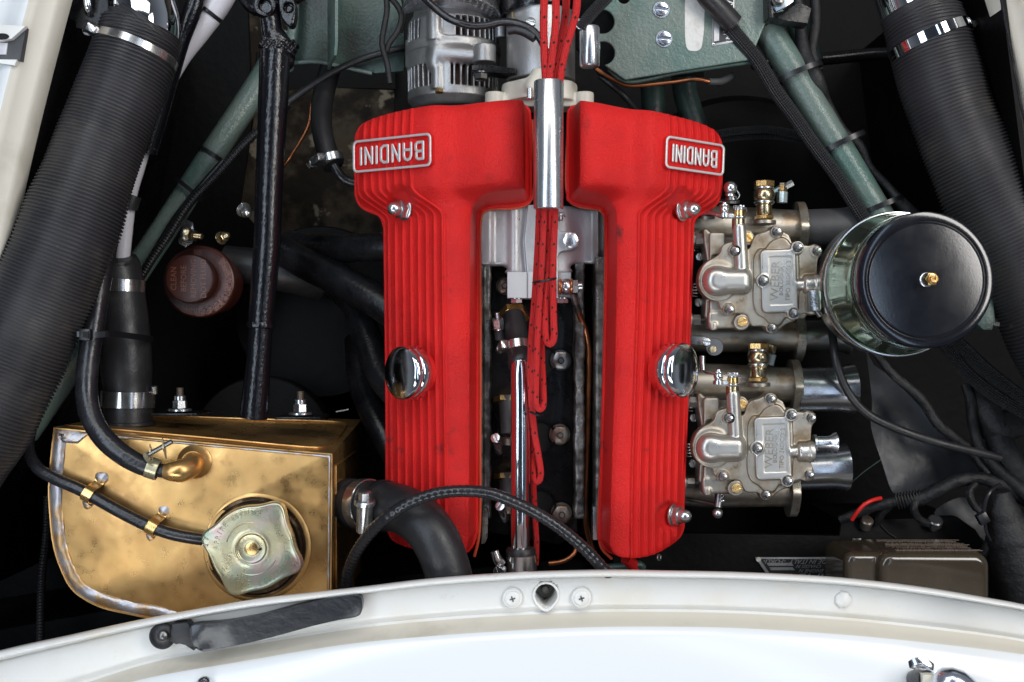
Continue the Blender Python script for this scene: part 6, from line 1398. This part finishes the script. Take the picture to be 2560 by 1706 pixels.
# chassis plate by the regulator
zp = -.08
cp_ = thing('chassis_plate', 'black and silver maker plate read upside down beside the regulator', 'name plate', P(2000, 1430, zp))
part('panel', prism(ppoly([(1540, 1330), (2100, 1340), (2120, 1700), (1500, 1700)], zp - .002), zp - .012, zp - .002, .001), BAY, cp_)
pl = [(1888, 1394), (2092, 1394), (2140, 1500), (1960, 1500)]
part('plate', prism(ppoly(pl, zp), zp - .002, zp, .0003), ETCH, cp_)
part('plate_print', prism(ppoly([(1900, 1398), (2088, 1398), (2134, 1496), (1966, 1496)], zp + .0004), zp, zp + .0004, 0), ETCHD, cp_)
Mx = Matrix.Rotation(R(180), 4, 'Z'); Sh = Matrix(((1, -.55, 0, 0), (0, 1, 0, 0), (0, 0, 1, 0), (0, 0, 0, 1)))
g = G()
for s, x, y, sz in (('MADE IN ITALY  -FORLI-', 2000, 1404, .0072), ('CHASSIS N', 2022, 1416, .0055), ('ENGINE N', 2028, 1427, .0055), ('BANDINI', 2012, 1447, .019)):
    g.join(textg(s, sz, .0001).tf(Matrix.Translation(P(x, y, zp + .0006)) @ Mx @ Matrix(((1, .45, 0, 0), (0, .9, 0, 0), (0, 0, 1, 0), (0, 0, 0, 1)))))
part('plate_lettering', g, ETCH, cp_)
for a, b in ((1408, 1415), (1419, 1426)): part('number_field', prism(ppoly([(1912 + (a - 1400) * .6, a), (1976 + (a - 1400) * .3, a), (1980 + (b - 1400) * .3, b), (1912 + (b - 1400) * .6, b)], zp + .001), zp, zp + .0008, 0), ETCH, cp_)
part('rivet', cyl(.0026, .001, 16).mv(P(1896, 1399, zp)), CREAMF, cp_)
solo('foot_pipe', ptube([(1520, 1420, .0), (1560, 1416, .005), (1600, 1412, .006), (1606, 1420, .004)], 10, 14), GREEND, 'greenish bracket peeping from under the tip of the right red cover', 'bracket')
solo('cover_spout', ptube([(1565, 1396, .012), (1582, 1412, .006), (1590, 1422, .0)], 15, 24), RED, 'small red spout under the tip of the right red cover', 'spout')
solo('pull_ring', ring(L(9, .0), L(5, .0), .002, 24).tf(frame(P(1645, 1394, .0), (.7, .2, .6))), STEEL, 'tiny wire ring beside the tip of the right red cover', 'ring')

# ================================================================== TOP: ALTERNATOR, DISTRIBUTOR BODY, GREEN SCUTTLE PLATE
za = -.04
def f_alt(X, Y, Z):
    cx, cz = 1128, -100; rr = np.sqrt((X - cx)**2 + (Z - cz)**2); an = np.arctan2(X - cx, Z - cz)
    prof = np.interp(Y, [-40, 20, 40, 120, 235, 250, 262], [96, 104, 118, 120, 117, 104, 92])
    d = smax(rr - prof, np.abs(Y - 105) - 152, 6)
    d = np.minimum(d, smax(rr - (prof + 3), np.abs(Y - 106) - 12, 2))
    # vents: two bands of slots
    for y0, y1 in ((42, 92), (158, 214)):
        ph = an / R(8.4); fr_ = np.abs(ph - np.round(ph)) * R(8.4) * 112
        slot = np.maximum(np.maximum(fr_ - 5.9, np.abs(Y - (y0 + y1) / 2) - (y1 - y0) / 2), 92 - rr)
        keep = np.abs(an - R(-18)) < R(24) if y0 < 100 else (np.abs(an - R(-12)) < R(12))
        d = np.where(keep, d, smax(d, -slot, 1.5))
    hol = np.maximum(rr - 84, np.abs(Y - 150) - 90); d = smax(d, -hol, 2)
    # through-bolt posts
    d = smin(d, sd_cylx(X, Y, Z, 1, (1088, 8), 19, 30, 104, 2), 6)
    d = smin(d, sd_cylx(X, Y, Z, 1, (1095, 6), 16, 170, 226, 3), 6)
    d = smin(d, sd_cylx(X, Y, Z, 1, (1018, -80), 12, 80, 150, 3), 3)
    # adjuster arm
    arm = sd_seg(X, Y, Z, (1096, 132, 2), (1210, 148, 28), 24, 20); arm2 = sd_seg(X, Y, Z, (1090, 158, 0), (1100, 96, 0), 22)
    d = smin(smin(d, arm, 10), arm2, 10)
    d = smin(d, sd_cylx(X, Y, Z, 1, (1212, 30), 28, 122, 166, 3), 4)
    d = np.minimum(d, sd_cylx(X, Y, Z, 1, (1250, -30), 14, 50, 88, 3))
    return d
al = thing('alternator', 'silver cast alternator with slotted vents above the left red cover', 'alternator', P(1128, 100, za))
g = px_sculpt(992, 1268, -52, 262, -226, 66, 1.9, za, f_alt, 1); g.np = (g.np[0] + np.array([0, 0, za]), g.np[1]); g.sharp = 60; part('housing', g, SILV, al)
zax = za - 100 * L(1, ZR)
part('winding', cyl(L(98, -.04), L(250, -.04), 48, .002).tf(frame(Vector((P(1128, 0, za).x, P(0, 240, za).y, za - 100 * L(1, za))), (0, 1, 0))), WINDING, al)
part('rear_shield', px_sculpt(1000, 1270, -60, 60, -120, 60, 2.4, za, lambda X, Y, Z: smax(np.sqrt((X - 1128)**2 + (Z + 100)**2) - np.interp(Y, [-60, 10, 40], [112, 118, 126]), Y - 20 - .0011 * (X - 1128)**2 * 1.0 - 6 * np.sin(X / 60), 2)), MACH, al)
al.children[-1].location.z += za if False else 0
part('pulley', lathe([(L(70, -.08), 0), (L(72, -.08), .004), (L(60, -.08), .008), (L(72, -.08), .012), (L(70, -.08), .016)], 56).tf(frame(Vector((P(1140, 0, -.07).x, P(0, 262, -.07).y, -.085)), (0, 1, 0))), BLACK, al)
part('fan_blade', lathe([(L(64, -.08), 0), (L(60, -.08), .006)], 24, lambda i, n, z: 1 + (.12 if i % 2 else 0)).tf(frame(Vector((P(1140, 0, -.07).x, P(0, 250, -.07).y, -.085)), (0, 1, 0))), DSTEEL, al)
u = L(1, -.01)
part('bolt', boltg(P(1203, 182, -.018), (0, -1, .05), 30 * u, 16 * u, 0, washer=.62), DSTEEL, al)
part('through_bolt', boltg(P(1098, 224, -.026), (0, -1, .1), 20 * u, 9 * u, 0, washer=0), BRASS, al)
part('terminal_stud', cyl(5 * u, 16 * u, 16).tf(frame(P(1084, 32, -.03), (0, 1, 0))), BRASS, al)
solo('adjuster_strap', prism(ppoly([(1180, 168), (1196, 166), (1220, 168), (1290, 176), (1290, 190), (1220, 186), (1196, 182), (1180, 182)], -.02), -.034, -.012, .001), BLACK, 'black steel adjuster strap under the alternator bolt', 'strap')
db = thing('distributor_body', 'light grey cylindrical housing standing between alternator and green plate', 'distributor', P(1352, 120, .0))
zd = -.01; u = L(1, zd)
part('barrel', cyl(88 * u, 176 * u, 72, .001).tf(frame(P(1352, 206, zd - .03), (0, 1, 0))), SILV, db)
part('black_cap', lathe([(96 * u, 0), (97 * u, .002), (97 * u, .012), (92 * u, .02), (80 * u, .04), (80 * u, .08)], 72).tf(frame(P(1346, 30, zd - .03), (-.16, 1, .05))), BLACKW, db)
def f_dfl(X, Y, Z):
    rr = np.sqrt((X - 1352)**2 + (Z + 60)**2)
    d = smax(rr - (96 + 3 * np.sin(X / 9)), np.abs(Y - 226) - 24, 4)
    for x, z in ((1236, -20), (1462, -20)): d = smin(d, sd_cylx(X, Y, Z, 1, (x, z), 24, 228, 262, 3), 8)
    d = smin(d, ext(sd_rbox2(X, Z * 1.0, 1345, -50, 128, 40, 18), Y, 236, 264, 4), 5)
    return smin(d, sd_seg(X, Y, Z, (1330, 226, 34), (1345, 190, 26), 18), 10)
g = px_sculpt(1200, 1500, 180, 272, -120, 60, 2.2, zd, f_dfl); g.np = (g.np[0] + np.array([0, 0, zd]), g.np[1]); part('flange', g, CREAMF, db)
part('clamp_screw', slotg(P(1326, 60, .022), (-.1, .3, 1), 13 * u, .004, 1.2), STEEL, db)
part('post', cyl(7 * u, 26 * u, 16).tf(frame(P(1324, 248, .03), (0, 1, 0))), STEEL, db)
part('retainer_clip', box(3 * u, 42 * u, .001).mv(P(1281, 52, .016)), BRASS, db)
solo('alternator_cable', ptube([(1030, -40, .01), (1066, 0, .02), (1118, 44, .024), (1150, 58, .026), (1178, 65, .026), (1214, 64, .027), (1262, 55, .03), (1309, 64, .033), (1336, 80, .034), (1356, 108, .034), (1364, 130, .03)], 9.5, 24, .003), RUBG, 'black cable sagging across the alternator to the red leads', 'cable')
solo('cable_clip', ptube([(1270, 76, .028), (1290, 74, .030), (1315, 82, .032), (1338, 96, .034)], 12, 16), RUBBER, 'black rubber clip strip under the cable on the grey housing', 'cable clip')
cd = thing('condenser', 'small satin silver condenser can between the red leads and the green plate', 'condenser', P(1474, 118, .02))
part('can', lathe([(L(22, .02), 0), (L(25, .02), .0015), (L(25, .02), .037), (L(23, .02), .0385), (L(8, .02), .039), (.0001, .039)], 48).tf(frame(P(1474, 168, .02), (0, 1, 0))), MACH, cd)
part('lug', ring(.0055, .003, .002, 24).tf(frame(P(1450, 62, .025), (.3, .2, 1))), STEEL, cd)
part('seam', ring(L(18, .02), L(3, .02), .003, 32).tf(frame(P(1492, 124, .012), (1, 0, 0))), STEEL, cd)
solo('coil_hose', ptube([(1540, -50, .02), (1523, -12, .02), (1490, 22, .022), (1466, 50, .024), (1452, 72, .026)], 15, 28, .003), BRAID, 'short braided black hose beside the red leads at the top edge', 'braided hose')
# green scuttle plate with lightening holes, screws, marker strip and plate
zg = -.02
gp = thing('scuttle_plate', 'sage green plate with lightening holes and two slotted screws at the top right', 'plate', P(1650, 80, zg))
def f_plate(X, Y, Z):
    sd = sd_poly(X[:, :, 0], Y[:, :, 0], [(1450, -60), (1930, -60), (1930, 20), (1876, 150), (1780, 165), (1563, 200), (1521, 170), (1498, 152), (1490, 130), (1450, 60)])[:, :, None]
    for x, y, r in ((1506, 54, 30), (1508, 133, 29), (1560, -6, 15)): sd = smax(sd, -(np.sqrt((X - x)**2 + (Y - y)**2) - r), 1)
    sd = smax(sd, -(sd_rbox2(X, Y, 1470, 90, 22, 110, 5)), 1)
    return ext(sd, Z, -9, 0, 2.5)
g = px_sculpt(1440, 1940, -66, 212, -14, 4, 1.6, zg, f_plate); g.np = (g.np[0] + np.array([0, 0, zg]), g.np[1]); part('plate', g, GREEN, gp)
part('backing', prism(ppoly([(1440, -80), (1760, -80), (1760, 190), (1500, 190), (1440, 120)], zg - .03), zg - .034, zg - .03, .001), BAY, gp)
part('edge_flange', ptube([(1521, 174, zg - .006), (1563, 204, zg - .006), (1700, 182, zg - .006), (1878, 156, zg - .006)], 5, 10), GREEND, gp)
for x, y, an in ((1652, 25, 1.50), (1659, 98, 1.55)):
    s = part('slotted_screw', slotg(P(x, y, zg - .001), (.12, -.02, 1), L(17.5, zg), .0052, an), SCREW, gp); part('screw_washer', ring(L(21, zg), L(15, zg), .0012, 40).mv(P(x + 1, y, zg)), STEEL, s)
part('marker_strip', prism([tuple(P(x, y, zg)[:2]) for x, y in smooth_poly([(1718, -30), (1758, -30), (1760, 60), (1756, 105), (1750, 124), (1732, 128), (1716, 118), (1712, 60)], 4)], zg - .001, zg + .0005, 0), PASTE, gp)
dp = thing('data_plate', 'tiny black and silver data plate riveted to the green plate', 'name plate', P(1806, 75, zg))
part('plate', prism(ppoly([(1783, -30), (1836, -30), (1833, 106), (1780, 117)], zg), zg - .001, zg + .0008, .0002), ETCH, dp)
part('print', prism(ppoly([(1785, -28), (1834, -28), (1831, 102), (1782.5, 110)], zg), zg + .0006, zg + .0011, 0), ETCHD, dp)
part('number_field', prism(ppoly([(1785, 50), (1798, 50), (1797, 103), (1784, 105)], zg), zg + .0008, zg + .0015, 0), ETCH, dp)
g = G()
for s, x, sz in (('BANDINI', 1824, .0125), ('BREV-PATENT', 1812, .0058), ('792043', 1803, .0066)):
    g.join(textg(s, sz, .0001).tf(Matrix.Translation(P(x, 45, zg + .0013)) @ Matrix.Rotation(R(-90), 4, 'Z')))
part('lettering', g, ETCH, dp)
for x, y in ((1784, 110), (1831, 104)): part('rivet', lathe([(L(4, zg), 0), (L(4, zg), .001), (.0001, .0018)], 16).mv(P(x, y, zg)), STEEL, dp)
solo('brake_line', ptube([(1490, 172, -.03), (1508, 184, -.03), (1541, 203, -.03), (1570, 214, -.03), (1604, 214, -.03), (1684, 206, -.03), (1740, 199, -.03), (1776, 206, -.03), (1800, 212, -.04)], 5.2, 16, .003), COPPER, 'bent copper brake line following the lower edge of the green plate', 'copper pipe')
solo('brake_line_end', ptube([(1772, 205, -.03), (1800, 205, -.035), (1830, 190, -.05)], 9, 12), RUBD, 'dark sleeve on the end of the copper brake line', 'sleeve')
for i, (x0, x1, y1) in enumerate(((1632, 1634, 300), (1712, 1740, 320))):
    solo('frame_leg', ptube([(x0 - 4, 190, -.12), (x0, 230, -.12), (x1, y1, -.12)], 30, 28), GREEND, ('left of two short green frame legs under the green plate', 'right of two short green frame legs under the green plate')[i], 'frame tube')
solo('cross_rail', ptube([(1880, 160, -.18), (2060, 148, -.18), (2200, 135, -.18), (2330, 140, -.18)], 16, 12), BLACK, 'dim black rail crossing the bay between the green tube and the right duct', 'rail')
solo('wheel_arch', lathe([(L(330, -.24), -.06), (L(330, -.24), -.02), (L(310, -.24), -.004), (L(250, -.24), .004), (.0001, .01)], 96).mv(P(1860, 560, -.24)), BAY, 'large rounded black inner panel behind the carburettors', 'panel')
solo('slave_cable', ptube([(1500, 190, -.06), (1560, 240, -.06), (1600, 290, -.08)], 8, 12), RUBBER, 'dark cable slanting down from the condenser behind the red cover', 'cable')
t = thing('top_bracket', 'silvery triangular bracket with bolt at the top edge right of the green tube', 'bracket', P(1950, 10, .0))
part('plate', prism(ppoly([(1934, -30), (1984, -30), (1984, 4), (1968, 16), (1940, 30), (1934, 20)], .0), -.004, .0, .0006), M('blue_zinc', (.30, .36, .42), .25, .9), t)
part('bolt', boltg(P(1945, 3, .0), (0, .2, 1), .009, .005, .004), DSTEEL, t)
part('black_side', prism(ppoly([(1918, -30), (1934, -30), (1934, 44), (1920, 44)], .0), -.03, -.001, .001), BLACK, t)  # left side of the bracket, in black enamel
part('arm', prism(ppoly([(1934, 44), (2000, 4), (2030, 20), (2020, 60), (1960, 50)], -.01), -.03, -.011, .001), BLACK, t)
